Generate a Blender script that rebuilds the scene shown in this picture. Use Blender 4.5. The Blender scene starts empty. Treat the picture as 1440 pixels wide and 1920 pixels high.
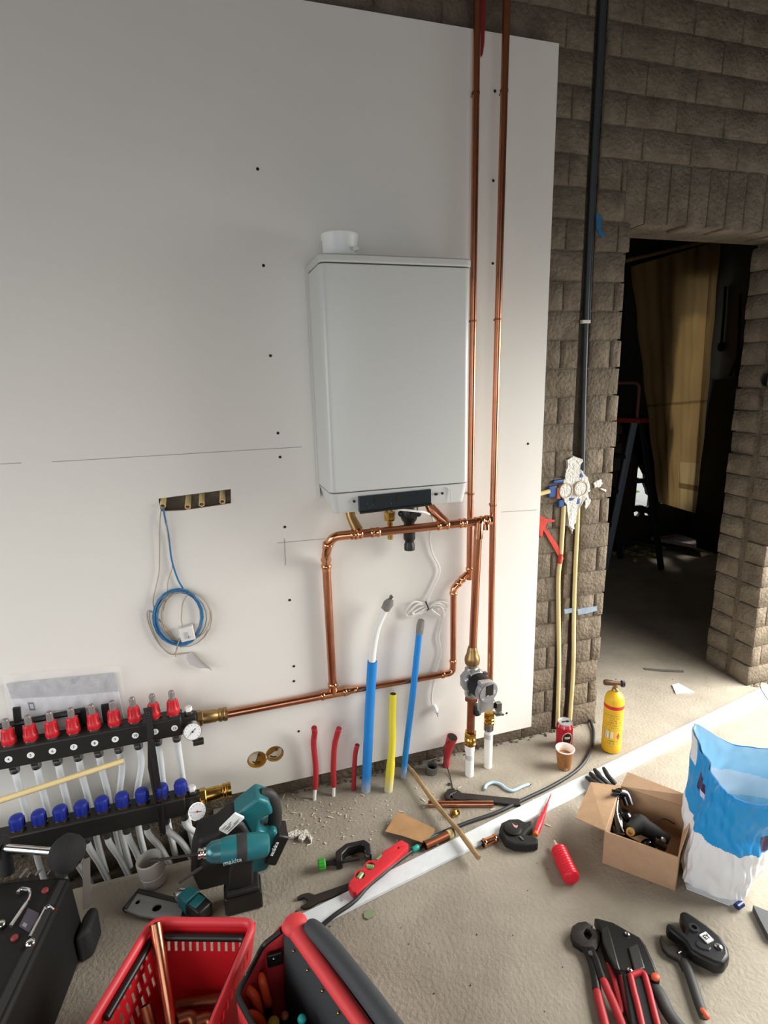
import bpy, bmesh, math, random
from mathutils import Vector, Matrix, noise
random.seed(7)
S = bpy.context.scene
COL = S.collection
PI = math.pi

# ---------------------------------------------------------------- camera
H = 1.48                                   # eye height, metres
FOC, PITCH, YAW, ROLL = 1060.0, 0.23142909, 0.29833086, 0.02423612
cyw, syw, cp, sp = math.cos(YAW), math.sin(YAW), math.cos(PITCH), math.sin(PITCH)
FWD = Vector((syw*cp, cyw*cp, -sp)); RGT = Vector((cyw, -syw, 0)); DWN = FWD.cross(RGT)
cr, sr = math.cos(ROLL), math.sin(ROLL)
RX = cr*RGT + sr*DWN; RY = -sr*RGT + cr*DWN
camd = bpy.data.cameras.new('camera'); cam = bpy.data.objects.new('camera', camd); COL.objects.link(cam)
camd.sensor_fit = 'VERTICAL'; camd.sensor_height = 24.0; camd.lens = 24.0*FOC/1920.0
camd.clip_start = 0.05; camd.clip_end = 100
cam.matrix_world = Matrix(((RX.x, -RY.x, -FWD.x, 0), (RX.y, -RY.y, -FWD.y, 0), (RX.z, -RY.z, -FWD.z, H), (0, 0, 0, 1)))
S.camera = cam

# ---------------------------------------------------------------- world, lights, exposure
S.view_settings.view_transform = 'Standard'; S.view_settings.look = 'None'
S.view_settings.gamma = 1.0; S.view_settings.use_curve_mapping = False
S.view_settings.exposure = -0.36
wd = bpy.data.worlds.new('sky'); S.world = wd; wd.use_nodes = True
bg = wd.node_tree.nodes['Background']; bg.inputs[0].default_value = (0.80, 0.88, 1.0, 1); bg.inputs[1].default_value = 1.6

def area(name, loc, direction, sx, sy, watts, color, spread=PI):
    d = bpy.data.lights.new(name, 'AREA'); d.shape = 'RECTANGLE'; d.size = sx; d.size_y = sy
    d.energy = watts; d.color = color; d.spread = spread
    o = bpy.data.objects.new(name, d); COL.objects.link(o); o.location = loc
    o.rotation_euler = Vector(direction).to_track_quat('-Z', 'Y').to_euler()
    return o
# daylight through the openings right and left of the picture and the glazed front behind the photographer
area('daylight_right', (3.04, 0.92, 1.08), (-1.0, 0.16, -1.10), 1.62, 1.9, 140, (1.0, 0.975, 0.925), 2.25)
area('daylight_left', (-2.52, 0.25, 1.15), (1.0, 0.10, -1.10), 2.2, 1.9, 50, (1.0, 0.99, 0.965), 2.25)
area('daylight_rear', (-0.7, -2.62, 1.25), (0.10, 1.0, -1.05), 3.4, 2.2, 24, (1.0, 0.985, 0.95), 2.25)

sd = bpy.data.lights.new('sun', 'SUN'); sd.energy = 2.2; sd.angle = math.radians(9); sd.color = (1.0, 0.95, 0.84)      # sun in the yard behind the house
so = bpy.data.objects.new('sun', sd); COL.objects.link(so); so.rotation_euler = Vector((-.12, -.62, -.80)).to_track_quat('-Z', 'Y').to_euler()
# ---------------------------------------------------------------- measuring helpers: sight line onto a plane of the room
def sight(px, py): return RX*((px-720)/FOC) + RY*((py-960)/FOC) + FWD
CAM = Vector((0, 0, H))
def W(px, py, Y=1.80):
    d = sight(px, py); return CAM + d*(Y/d.y)
def F(px, py, z=0.0):
    d = sight(px, py); return CAM + d*((z-H)/d.z)
def XP(px, py, X):
    d = sight(px, py); return CAM + d*(X/d.x)

# ---------------------------------------------------------------- materials
def lin(h):
    h = h.lstrip('#'); o = []
    for i in (0, 2, 4):
        c = int(h[i:i+2], 16)/255
        o.append(c/12.92 if c <= 0.04045 else ((c+0.055)/1.055)**2.4)
    return (o[0], o[1], o[2], 1)
MATS = {}
def mat(name, hexa, rough=0.6, metal=0.0, var=0.0, vs=8.0, bump=0.0, bs=60.0, hex2=None, spec=0.5, trans=0.0, alpha=1.0, coat=0.0, emit=0.0, attr=False, detail=6, world=False):
    if name in MATS: return MATS[name]
    m = bpy.data.materials.new(name); m.use_nodes = True; nt = m.node_tree; p = nt.nodes['Principled BSDF']
    p.inputs['Base Color'].default_value = lin(hexa); p.inputs['Roughness'].default_value = rough
    p.inputs['Metallic'].default_value = metal; p.inputs['Specular IOR Level'].default_value = spec
    p.inputs['Transmission Weight'].default_value = trans; p.inputs['Alpha'].default_value = alpha
    p.inputs['Coat Weight'].default_value = coat
    if emit: p.inputs['Emission Color'].default_value = lin(hexa); p.inputs['Emission Strength'].default_value = emit
    tc = None
    if var or bump: tc = nt.nodes.new('ShaderNodeNewGeometry' if world else 'ShaderNodeTexCoord')
    TO = 'Position' if world else 'Object'
    if attr:
        a = nt.nodes.new('ShaderNodeAttribute'); a.attribute_name = 'Col'; nt.links.new(a.outputs['Color'], p.inputs['Base Color'])
    elif var:
        n = nt.nodes.new('ShaderNodeTexNoise'); n.inputs['Scale'].default_value = vs; n.inputs['Detail'].default_value = detail; n.inputs['Roughness'].default_value = 0.65
        r = nt.nodes.new('ShaderNodeValToRGB'); c = lin(hexa)
        c2 = lin(hex2) if hex2 else tuple(x*(1-var) for x in c[:3])+(1,)
        r.color_ramp.elements[0].position = 0.32; r.color_ramp.elements[1].position = 0.68
        r.color_ramp.elements[0].color = c2; r.color_ramp.elements[1].color = c
        nt.links.new(tc.outputs[TO], n.inputs['Vector']); nt.links.new(n.outputs['Fac'], r.inputs['Fac']); nt.links.new(r.outputs['Color'], p.inputs['Base Color'])
    if bump:
        n2 = nt.nodes.new('ShaderNodeTexNoise'); n2.inputs['Scale'].default_value = bs; n2.inputs['Detail'].default_value = 5
        b = nt.nodes.new('ShaderNodeBump'); b.inputs['Strength'].default_value = bump; b.inputs['Distance'].default_value = 0.01
        nt.links.new(tc.outputs[TO], n2.inputs['Vector']); nt.links.new(n2.outputs['Fac'], b.inputs['Height']); nt.links.new(b.outputs['Normal'], p.inputs['Normal'])
    MATS[name] = m; return m
FLOORM = mat('screed', '#a69e8f', 0.9, var=1, vs=3.2, hex2='#8b8376', bump=0.35, bs=90, spec=0.2, detail=10)
BRICKM = mat('concrete_brick', '#817565', 0.95, var=1, vs=13, hex2='#61574a', bump=1.0, bs=75, spec=0.15, detail=9, world=True)
MORTAR = mat('mortar', '#7d7161', 0.95, var=1, vs=13, hex2='#61574a', bump=1.0, bs=75, spec=0.15, world=True)
SLAB = mat('bare_concrete', '#7d7261', 0.95, var=0.3, vs=3, bump=0.4, bs=40, spec=0.15)
BOARD = mat('white_board', '#e9e5dd', 0.55, var=0.03, vs=2.0, bump=0.04, bs=300, spec=0.3)
EDGE = mat('board_core', '#8c7a66', 0.9)
PLAST = mat('white_lacquer', '#cccdc9', 0.25, spec=0.5)
PLAST2 = mat('grey_white_plastic', '#c6c7c1', 0.4)
BLACK = mat('black_plastic', '#141413', 0.42)
BLACKM = mat('matt_black', '#141413', 0.75, var=0.25, vs=60)
SOFTB = mat('dark_rubber', '#2a2a29', 0.6)
COPPER = mat('copper', '#cd8b6b', 0.24, 1.0, var=0.22, vs=14)
COPPER2 = mat('bright_copper', '#e0a078', 0.16, 1.0, var=0.15, vs=60)
DULLCU = mat('dull_copper', '#a5674a', 0.4, 1.0, var=0.3, vs=20)
BRASS = mat('brass', '#c49a4e', 0.25, 1.0, var=0.2, vs=40)
BRASS2 = mat('dull_brass', '#a98a5c', 0.38, 1.0, var=0.25, vs=40)
CHROME = mat('chrome', '#d8d8d6', 0.12, 1.0)
STEEL = mat('steel', '#8d8f90', 0.32, 1.0, var=0.2, vs=40)
DARKST = mat('dark_steel', '#3f3b37', 0.5, 0.6, var=0.35, vs=30)
ALU = mat('cast_silver', '#a9abab', 0.35, 0.8)
RED = mat('red_plastic', '#c8202a', 0.4)
REDB = mat('basket_red', '#c31b24', 0.42)
REDF = mat('red_fabric', '#b8242b', 0.85, bump=0.25, bs=500)
REDP = mat('red_corrugated', '#b42a33', 0.5, var=0.2, vs=25)
BLUEP = mat('blue_tube', '#1e86d6', 0.38, var=0.08, vs=10)
YELP = mat('yellow_tube', '#e6d63c', 0.42, var=0.12, vs=12)
WHITEP = mat('white_tube', '#ecece6', 0.35)
TAPE = mat('grey_tape', '#827f7b', 0.55, var=0.2, vs=40, bump=0.3, bs=200)
CREAM = mat('cream_conduit', '#e3cd94', 0.45, var=0.1, vs=10)
HOSE = mat('milky_hose', '#dfe3e2', 0.35)
CLEAR = mat('clear_plastic', '#f2f2f2', 0.05, trans=0.92, spec=0.5)
TEAL = mat('teal_plastic', '#17686f', 0.42)
CARD = mat('cardboard', '#c4a17e', 0.85, var=0.12, vs=30, bump=0.1, bs=250)
CARDIN = mat('cardboard_inside', '#b08a66', 0.88, var=0.12, vs=30)
KRAFT = mat('kraft_scrap', '#a98258', 0.85, var=0.25, vs=20)
WOOD = mat('wood_stick', '#a98c60', 0.75, var=1, vs=18, hex2='#7d6443')
PLASTER = mat('white_plaster', '#e2ddd3', 0.9, var=0.12, vs=60, bump=1.0, bs=120)
PAINTM = mat('paint_attr', '#ffffff', 0.5, attr=True)
SACKM = mat('sack_print', '#ffffff', 0.38, attr=True)
DARK = mat('soot_black', '#0d0c0b', 0.9)
GLASSG = mat('vial_green', '#7f9a63', 0.2)
WSTRIP = mat('white_coated_metal', '#e3e8ea', 0.4, var=1, vs=9, hex2='#ccd3d6')

def dusty(m, hexa, z0, z1):                 # cement dust clinging to the foot of a tube
    nt = m.node_tree; p = nt.nodes['Principled BSDF']; g = nt.nodes.new('ShaderNodeNewGeometry'); sx = nt.nodes.new('ShaderNodeSeparateXYZ')
    nz = nt.nodes.new('ShaderNodeTexNoise'); nz.inputs['Scale'].default_value = 60; ad = nt.nodes.new('ShaderNodeMath'); ad.operation = 'MULTIPLY_ADD'; ad.inputs[1].default_value = -.03
    mr = nt.nodes.new('ShaderNodeMapRange'); mr.inputs[1].default_value = z0; mr.inputs[2].default_value = z1; mr.inputs[3].default_value = .75; mr.inputs[4].default_value = 0
    mx = nt.nodes.new('ShaderNodeMix'); mx.data_type = 'RGBA'; src = p.inputs['Base Color'].links[0].from_socket
    nt.links.new(g.outputs['Position'], sx.inputs[0]); nt.links.new(g.outputs['Position'], nz.inputs['Vector']); nt.links.new(nz.outputs['Fac'], ad.inputs[0]); nt.links.new(sx.outputs['Z'], ad.inputs[2])
    nt.links.new(ad.outputs[0], mr.inputs[0]); nt.links.new(mr.outputs[0], mx.inputs[0]); nt.links.new(src, mx.inputs[6]); mx.inputs[7].default_value = lin(hexa); nt.links.new(mx.outputs[2], p.inputs['Base Color'])
dusty(BLUEP, '#b9bdbd', -.01, .05); dusty(YELP, '#cfcbb4', -.01, .06)
# ---------------------------------------------------------------- mesh helpers
def wloc(o):
    v = Vector((0, 0, 0))
    while o: v = v + o.location; o = o.parent
    return v
class B:
    def __init__(s, M=None): s.bm = bmesh.new(); s.M = M or Matrix()
    def v(s, p): return s.bm.verts.new(s.M @ Vector(p))
    def face(s, vs):
        try: return s.bm.faces.new(vs)
        except ValueError: return None
    def box(s, x0, x1, y0, y1, z0, z1):
        c = [s.v((x, y, z)) for z in (z0, z1) for y in (y0, y1) for x in (x0, x1)]
        for f in ((0, 2, 3, 1), (4, 5, 7, 6), (0, 1, 5, 4), (2, 6, 7, 3), (0, 4, 6, 2), (1, 3, 7, 5)): s.face([c[i] for i in f])
        return s
    def prism(s, poly, z0, z1, top=None):
        a = [s.v((x, y, z0)) for x, y in poly]; b = [s.v((x, y, z1)) for x, y in (top or poly)]
        n = len(poly); s.face(a[::-1]); s.face(b)
        for i in range(n): s.face([a[i], a[(i+1) % n], b[(i+1) % n], b[i]])
        return s
    def tube(s, pts, r, seg=12, cap=True, closed=False, flat=1.0):
        pts = [Vector(p) for p in pts]; n = len(pts)
        rs = r if isinstance(r, (list, tuple)) else [r]*n
        T = []
        for i in range(n):
            a = pts[(i-1) % n] if (closed or i > 0) else pts[i]; b = pts[(i+1) % n] if (closed or i < n-1) else pts[i]
            t = (b-a); T.append(t.normalized() if t.length > 1e-9 else Vector((0, 0, 1)))
        up = Vector((0, 0, 1)) if abs(T[0].z) < 0.9 else Vector((0, 1, 0))
        nrm = (up - T[0]*up.dot(T[0])).normalized(); rings = []
        for i in range(n):
            nrm = (nrm - T[i]*nrm.dot(T[i])).normalized(); bi = T[i].cross(nrm)
            rings.append([s.v(pts[i] + (nrm*math.cos(2*PI*k/seg)*flat + bi*math.sin(2*PI*k/seg))*rs[i]) for k in range(seg)])
        m = n if closed else n-1
        for i in range(m):
            a, b = rings[i], rings[(i+1) % n]
            for k in range(seg): s.face([a[k], a[(k+1) % seg], b[(k+1) % seg], b[k]])
        if cap and not closed: s.face(rings[0][::-1]); s.face(rings[-1])
        return s
    def lathe(s, prof, o=(0, 0, 0), axis=(0, 0, 1), seg=24, phase=0.0):
        ax = Vector(axis).normalized(); o = Vector(o)
        u = ax.orthogonal().normalized() if abs(ax.z) < 0.999 else Vector((1, 0, 0)); w = ax.cross(u); prev = None
        for i, (r, z) in enumerate(prof):
            if r < 1e-6: ring = [s.v(o+ax*z)]
            else: ring = [s.v(o+ax*z+(u*math.cos(2*PI*k/seg+phase)+w*math.sin(2*PI*k/seg+phase))*r) for k in range(seg)]
            if prev is not None:
                for k in range(seg):
                    a = [prev[k % len(prev)], prev[(k+1) % len(prev)]] if len(prev) > 1 else [prev[0]]
                    b = [ring[(k+1) % len(ring)], ring[k % len(ring)]] if len(ring) > 1 else [ring[0]]
                    if len(a)+len(b) > 2: s.face(a+b)
            elif len(ring) > 1: s.face(ring[::-1])
            prev = ring
        if len(prev) > 1: s.face(prev)
        return s
    def hollow(s, p, axis, r, ri, L, seg=20):
        return s.lathe2([(ri, 0), (r, 0), (r, L), (ri, L)], p, axis, seg)
    def lathe2(s, prof, o, axis, seg=20):          # closed ring profile
        ax = Vector(axis).normalized(); o = Vector(o)
        u = ax.orthogonal().normalized(); w = ax.cross(u); rings = []
        for r, z in prof: rings.append([s.v(o+ax*z+(u*math.cos(2*PI*k/seg)+w*math.sin(2*PI*k/seg))*r) for k in range(seg)])
        n = len(rings)
        for i in range(n):
            a, b = rings[i], rings[(i+1) % n]
            for k in range(seg): s.face([a[k], a[(k+1) % seg], b[(k+1) % seg], b[k]])
        return s
    def ball(s, c, r, sc=(1, 1, 1), seg=14):
        M = s.M @ Matrix.Translation(Vector(c)) @ Matrix.Diagonal((r*sc[0], r*sc[1], r*sc[2], 1))
        bmesh.ops.create_uvsphere(s.bm, u_segments=seg, v_segments=max(6, seg//2+1), radius=1, matrix=M); return s
    def hexnut(s, p, axis, r, L): return s.lathe([(r*.93, 0), (r, L*.1), (r, L*.9), (r*.93, L)], p, axis, 6)
    def out(s, name, m, parent=None, bev=0, seg=2, ang=38, recalc=True, smooth=True, jit=0):
        bm = s.bm
        if recalc: bmesh.ops.recalc_face_normals(bm, faces=bm.faces[:])
        if jit:
            for v in bm.verts: v.co += noise.noise_vector(v.co*18)*jit
        if parent: off = wloc(parent)
        else:
            zs = min(v.co.z for v in bm.verts); n = len(bm.verts); off = sum((v.co for v in bm.verts), Vector())/n; off.z = zs
        bmesh.ops.translate(bm, verts=bm.verts[:], vec=-off)
        me = bpy.data.meshes.new(name); bm.to_mesh(me); bm.free()
        for p in me.polygons: p.use_smooth = smooth
        if smooth and hasattr(me, 'set_sharp_from_angle'): me.set_sharp_from_angle(angle=math.radians(ang))
        me.materials.append(m)
        o = bpy.data.objects.new(name, me); COL.objects.link(o)
        if parent: o.parent = parent
        else: o.location = off
        if bev:
            b = o.modifiers.new('bevel', 'BEVEL'); b.width = bev; b.segments = seg; b.limit_method = 'ANGLE'; b.angle_limit = math.radians(40)
        return o
def thing(name, label, cat, loc, group=None):
    o = bpy.data.objects.new(name, None); COL.objects.link(o); o.location = loc; o.empty_display_size = 0.05
    return tag(o, label, cat, group)
def tag(o, label, cat, group=None):
    o['label'] = label; o['category'] = cat
    if group: o['group'] = group
    return o
def struct(o): o['kind'] = 'structure'; return o
def stuff(o): o['kind'] = 'stuff'; return o
def lab(o, l): o['label'] = l; return o
def frame(o, x, z=(0, 0, 1)):
    x = Vector(x).normalized(); z = Vector(z); y = z.cross(x).normalized(); z = x.cross(y).normalized(); o = Vector(o)
    return Matrix(((x.x, y.x, z.x, o.x), (x.y, y.y, z.y, o.y), (x.z, y.z, z.z, o.z), (0, 0, 0, 1)))
def ffr(p1, p2, z=0.0):
    a, b = F(*p1, z), F(*p2, z); return frame(a, b-a), (b-a).length
def outline(pxs, z): return [tuple(F(x, y, z).xy) for x, y in pxs]
def fillet(pts, r, n=6):
    pts = [Vector(p) for p in pts]; out = [pts[0]]
    for i in range(1, len(pts)-1):
        a, b, c = pts[i-1], pts[i], pts[i+1]; d1 = (a-b); d2 = (c-b); k = min(r, d1.length*.49, d2.length*.49)
        p, q = b+d1.normalized()*k, b+d2.normalized()*k
        for j in range(n+1):
            t = j/n; out.append(p*(1-t)**2 + b*2*t*(1-t) + q*t*t)
    out.append(pts[-1]); return out
def smoothpath(pts, n=6, closed=False):
    pts = [Vector(p) for p in pts]; m = len(pts); out = []
    for i in range(m if closed else m-1):
        p1, p2 = pts[i], pts[(i+1) % m]
        p0 = pts[(i-1) % m] if (closed or i > 0) else p1; p3 = pts[(i+2) % m] if (closed or i < m-2) else p2
        for j in range(n):
            t = j/n; out.append(0.5*((2*p1)+(p2-p0)*t+(2*p0-5*p1+4*p2-p3)*t*t+(3*p1-p0-3*p2+p3)*t**3))
    if not closed: out.append(pts[-1])
    return out
def plate(name, outer, holes, M, th, m, parent=None, bev=0.0):
    cu = bpy.data.curves.new(name, 'CURVE'); cu.dimensions = '2D'; cu.fill_mode = 'BOTH'; cu.extrude = th/2; cu.bevel_depth = bev; cu.bevel_resolution = 1
    for loop in [outer]+list(holes):
        sp = cu.splines.new('POLY'); sp.points.add(len(loop)-1); sp.use_cyclic_u = True
        for p, q in zip(sp.points, loop): p.co = (q[0], q[1], 0, 1)
    t = bpy.data.objects.new('tmp', cu); COL.objects.link(t)
    me = bpy.data.meshes.new_from_object(t.evaluated_get(bpy.context.evaluated_depsgraph_get()))
    bpy.data.objects.remove(t); bpy.data.curves.remove(cu)
    bm = bmesh.new(); bm.from_mesh(me); bpy.data.meshes.remove(me)
    bmesh.ops.transform(bm, matrix=M, verts=bm.verts[:]); bmesh.ops.remove_doubles(bm, verts=bm.verts[:], dist=1e-5)
    b = B(); b.bm.free(); b.bm = bm
    return b.out(name, m, parent)
def text(body, size, M, m, parent, name='lettering', th=0.0004, bold=0.0, align='CENTER'):
    cu = bpy.data.curves.new(name, 'FONT'); cu.body = body; cu.size = size; cu.extrude = th; cu.offset = bold
    cu.align_x = align; cu.align_y = 'CENTER'; cu.resolution_u = 3
    t = bpy.data.objects.new('tmp', cu); COL.objects.link(t)
    me = bpy.data.meshes.new_from_object(t.evaluated_get(bpy.context.evaluated_depsgraph_get()))
    bpy.data.objects.remove(t); bpy.data.curves.remove(cu)
    bm = bmesh.new(); bm.from_mesh(me); bpy.data.meshes.remove(me); bmesh.ops.transform(bm, matrix=M, verts=bm.verts[:])
    b = B(); b.bm.free(); b.bm = bm
    return b.out(name, m, parent, smooth=False)
def surf(name, f, nu, nv, m, parent=None, col=None, closed=False, thick=0.0):
    bm = bmesh.new(); mu = nu if closed else nu+1
    vs = [[bm.verts.new(f(i/nu, j/nv)) for i in range(mu)] for j in range(nv+1)]
    uv = []
    for j in range(nv):
        for i in range(nu):
            bm.faces.new([vs[j][i], vs[j][(i+1) % mu], vs[j+1][(i+1) % mu], vs[j+1][i]]); uv.append(((i+.5)/nu, (j+.5)/nv))
    b = B(); b.bm.free(); b.bm = bm
    if col:
        bm.faces.ensure_lookup_table(); lay = bm.loops.layers.float_color.new('Col')
        for fc, (u, w) in zip(bm.faces, uv):
            c = lin(col(u, w))
            for l in fc.loops: l[lay] = c
    o = b.out(name, m, parent, recalc=False, ang=60)
    if thick:
        md = o.modifiers.new('solid', 'SOLIDIFY'); md.thickness = thick; md.offset = 0
    return o
def copy_tree(o, dx, parent=None):
    c = o.copy(); COL.objects.link(c)
    if parent: c.parent = parent
    else: c.location = o.location + Vector(dx)
    for ch in list(o.children): copy_tree(ch, dx, c)
    return c
WALLM = lambda Y: Matrix(((1, 0, 0, 0), (0, 0, 1, Y), (0, 1, 0, 0), (0, 0, 0, 1)))   # plan xy -> wall xz
def wallframe(p): return Matrix(((1, 0, 0, p[0]), (0, 0, -1, p[1]), (0, 1, 0, p[2]), (0, 0, 0, 1)))   # text facing the room
def circ(cx, cy, r, n=24, ry=None): return [(cx+r*math.cos(2*PI*k/n), cy+(ry or r)*math.sin(2*PI*k/n)) for k in range(n)]

# ================================================================ THE ROOM
WY = 1.83; WT = 2.08                       # block wall: front face, back face
DL, DR, DZ = 1.50, 2.375, 2.0              # doorway
b = B()
PX0, PX1, PY0 = -1.2, -0.10, 1.63          # slot in the screed where the heating hoses come up
b.box(-2.6, 3.1, -2.7, PY0, -.1, 0).box(-2.6, PX0, PY0, WY+.02, -.1, 0).box(PX1, 3.1, PY0, WY+.02, -.1, 0).box(1.2, 4.2, WY+.02, 4.3, -.1, 0)
struct(b.out('floor', FLOORM))
b = B(); b.box(PX0, PX1, PY0, WY+.02, -.16, -.09)
struct(b.out('trim_1', mat('slot_dirt', '#4d4234', 0.95, var=0.5, vs=30, bump=0.8, bs=60)))
struct(B().box(-2.6, 4.2, -2.7, 4.3, 3.05, 3.2).out('ceiling', SLAB))
b = B(); b.box(-2.75, -2.6, -2.7, -.9, -.1, 3.2).box(-2.75, -2.6, 1.4, WT, -.1, 3.2).box(-2.75, -2.6, -.9, 1.4, 2.2, 3.2)
struct(b.out('wall_left', SLAB))
b = B(); b.box(3.1, 3.25, -2.7, .08, -.1, 3.2).box(3.1, 3.25, 1.76, WY, -.1, 3.2).box(3.1, 3.25, .08, 1.76, 2.1, 3.2)
struct(b.out('wall_right', SLAB))
b = B(); b.box(-2.6, -2.45, -2.85, -2.7, -.1, 3.2).box(1.05, 3.1, -2.85, -2.7, -.1, 3.2).box(-2.45, 1.05, -2.85, -2.7, 2.4, 3.2)
struct(b.out('wall_rear', SLAB))

# block wall with the doorway; core behind the bricks, chased for the conduits
CH = [(1.318, 1.366, 1.04, 2.98), (1.285, 1.312, 0.0, 0.985), (1.343, 1.372, 0.0, 0.985)]   # x0, x1, z0, z1 of each chase
core = B(); y0, y1 = WY+.0042, WT-.010
core.box(-2.6, 1.285, y0, y1, -.1, 3.05)
core.box(1.285, DL-.012, y0+.03, y1, -.1, 3.05)
core.box(1.285, 1.318, y0, y0+.03, .985, 3.05).box(1.312, 1.343, y0, y0+.03, -.1, 1.04).box(1.366, DL-.012, y0, y0+.03, 1.04, 3.05).box(1.372, DL-.012, y0, y0+.03, -.1, 1.04)
core.box(1.318, 1.366, y0, y0+.03, .985, 1.04).box(1.318, 1.366, y0, y0+.03, 2.98, 3.05)
core.box(DR+.012, 4.2, y0, y1, -.1, 3.05).box(DL-.012, DR+.012, y0, y1, DZ+.012, 3.05)
wall_back = struct(core.out('wall_back', MORTAR))
BH, BL, JT = 0.1, 0.214, 0.005
def brick_mesh(seed, nx=4, nz=2):
    rnd = random.Random(seed); bm = bmesh.new()
    bmesh.ops.create_cube(bm, size=1.0)
    bmesh.ops.subdivide_edges(bm, edges=[e for e in bm.edges if abs(e.verts[0].co.x-e.verts[1].co.x) > .5], cuts=2)
    bmesh.ops.subdivide_edges(bm, edges=[e for e in bm.edges if abs(e.verts[0].co.z-e.verts[1].co.z) > .5], cuts=1)
    for v in bm.verts:
        k = 1.0 if abs(v.co.x) > .45 or abs(v.co.z) > .45 else .6
        v.co.x += rnd.uniform(-.014, .008)*math.copysign(1, v.co.x)
        v.co.z += rnd.uniform(-.018, .016)*math.copysign(1, v.co.z)*k
        v.co.y += rnd.uniform(-.012, .012)
    bmesh.ops.bevel(bm, geom=[e for e in bm.edges if len(e.link_faces) == 2 and e.calc_face_angle(0) > 1.0 and (e.verts[0].co.y+e.verts[1].co.y) < 0], offset=.014, segments=1, affect='EDGES')
    me = bpy.data.meshes.new('brick'); bm.to_mesh(me); bm.free()
    for p in me.polygons: p.use_smooth = True
    me.set_sharp_from_angle(angle=math.radians(50)); me.materials.append(BRICKM); return me
BM = [brick_mesh(i) for i in range(14)]
wl = wloc(wall_back)
def brick(x0, x1, z0, z1, ya=WY, yb=WY+.10, parent=wall_back, off=None):
    if x1-x0 < .018 or z1-z0 < .015: return
    o = bpy.data.objects.new('brick', random.choice(BM)); COL.objects.link(o); o.parent = parent
    d = random.uniform(-.001, .001)
    o.location = Vector(((x0+x1)/2, (ya+yb)/2+d, (z0+z1)/2)) - (wl if off is None else off)
    o.scale = (x1-x0, yb-ya, z1-z0)
def row(x0, x1, z0, z1, shift, ends=(0, 0)):
    x = x0-shift
    cuts = [c for c in CH if c[2] < z1-.03 and c[3] > z0+.03]
    while x < x1-.01:
        a, c = max(x, x0), min(x+BL-JT, x1)
        if a == x0: a += random.uniform(-.012, .004)*ends[0]
        if c == x1: c += random.uniform(-.004, .012)*ends[1]
        segs = [(a, c)]
        for (ca, cb, _, _) in cuts:
            n = []
            for (s0, s1) in segs:
                if cb <= s0 or ca >= s1: n.append((s0, s1)); continue
                if ca-s0 > .02: n.append((s0, ca-.001))
                if s1-cb > .02: n.append((cb+.001, s1))
            segs = n
        for s0, s1 in segs: brick(s0, s1, z0+JT/2, z1-JT/2)
        x += BL
for k in range(31):
    z0, z1 = k*BH, (k+1)*BH; sh = (BL/2 if k % 2 else .03)
    if z0 < .05: row(-.75, 1.14, z0, z1, sh)
    if z1 < 2.0+1e-6:
        row(1.14, DL, z0, z1, sh, (0, 1))
        row(DR, DR+.42, z0, z1, .05+sh, (1, 0))
        brick(DR+random.uniform(-.008, .006), DR+.2, z0+JT/2, z1-JT/2, WT-.115, WT)          # inner leaf at the reveal
    elif z0 >= 2.2-1e-6:
        row(.25 if z0 > 2.45 else 1.14, 2.9, z0, z1, sh)
    else:
        row(1.14, DL-.02, z0, z1, sh)
x = DL-.02
while x < 2.8:                                                                          # soldier course over the doorway
    w = random.uniform(.085, .1); brick(x, x+w-JT, DZ+random.uniform(-.004, .006), DZ+.2-JT/2); x += w
# sprayed paint on the wall: red arrow, blue chalk dashes
def dab(name, px, m, Y=WY-.006):
    pts = [W(x, y, Y) for x, y in px]; bb = B(WALLM(Y)); bb.prism([(p.x, p.z) for p in pts], -.0012, .004)
    return bb.out(name, m, wall_back)
RSP = mat('red_spray', '#d8402e', 0.7, var=0.35, vs=40); BSP = mat('blue_chalk', '#8f9fae', 0.85, var=0.3, vs=50); BPT = mat('blue_paint', '#2a6c9c', 0.8, var=0.4, vs=40)
dab('paint_mark', [(1011, 966), (1026, 973), (1040, 975), (1040, 978), (1026, 980), (1022, 988), (1046, 1022), (1057, 1048), (1051, 1050), (1035, 1022), (1019, 994), (1016, 1008), (1012, 1004)], RSP)
dab('paint_mark', [(1058, 1143), (1074, 1140), (1075, 1148), (1059, 1151)], BSP)
dab('paint_mark', [(1083, 1143), (1098, 1140), (1119, 1137), (1119, 1145), (1100, 1150), (1084, 1153)], BSP)
dab('paint_mark', [(1118, 402), (1128, 405), (1127, 430), (1136, 440), (1128, 446), (1119, 430)], BPT)
# rough screed fillet at the foot of the wall and grout dribbles
bb = B(); 
for i in range(110):
    x = random.uniform(.1, 1.5) if i < 96 else random.uniform(2.38, 2.6); r = random.uniform(.002, .007)
    bb.ball((x, WY-random.uniform(0, .02), r*.3), r, (random.uniform(.8, 2.2), 1, .6), 6)
stuff(bb.out('mortar_crumb', MORTAR)); o = bpy.data.objects['mortar_crumb']; o['label'] = 'mortar crumbs along the foot of the block wall'; o['category'] = 'crumbs'

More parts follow.
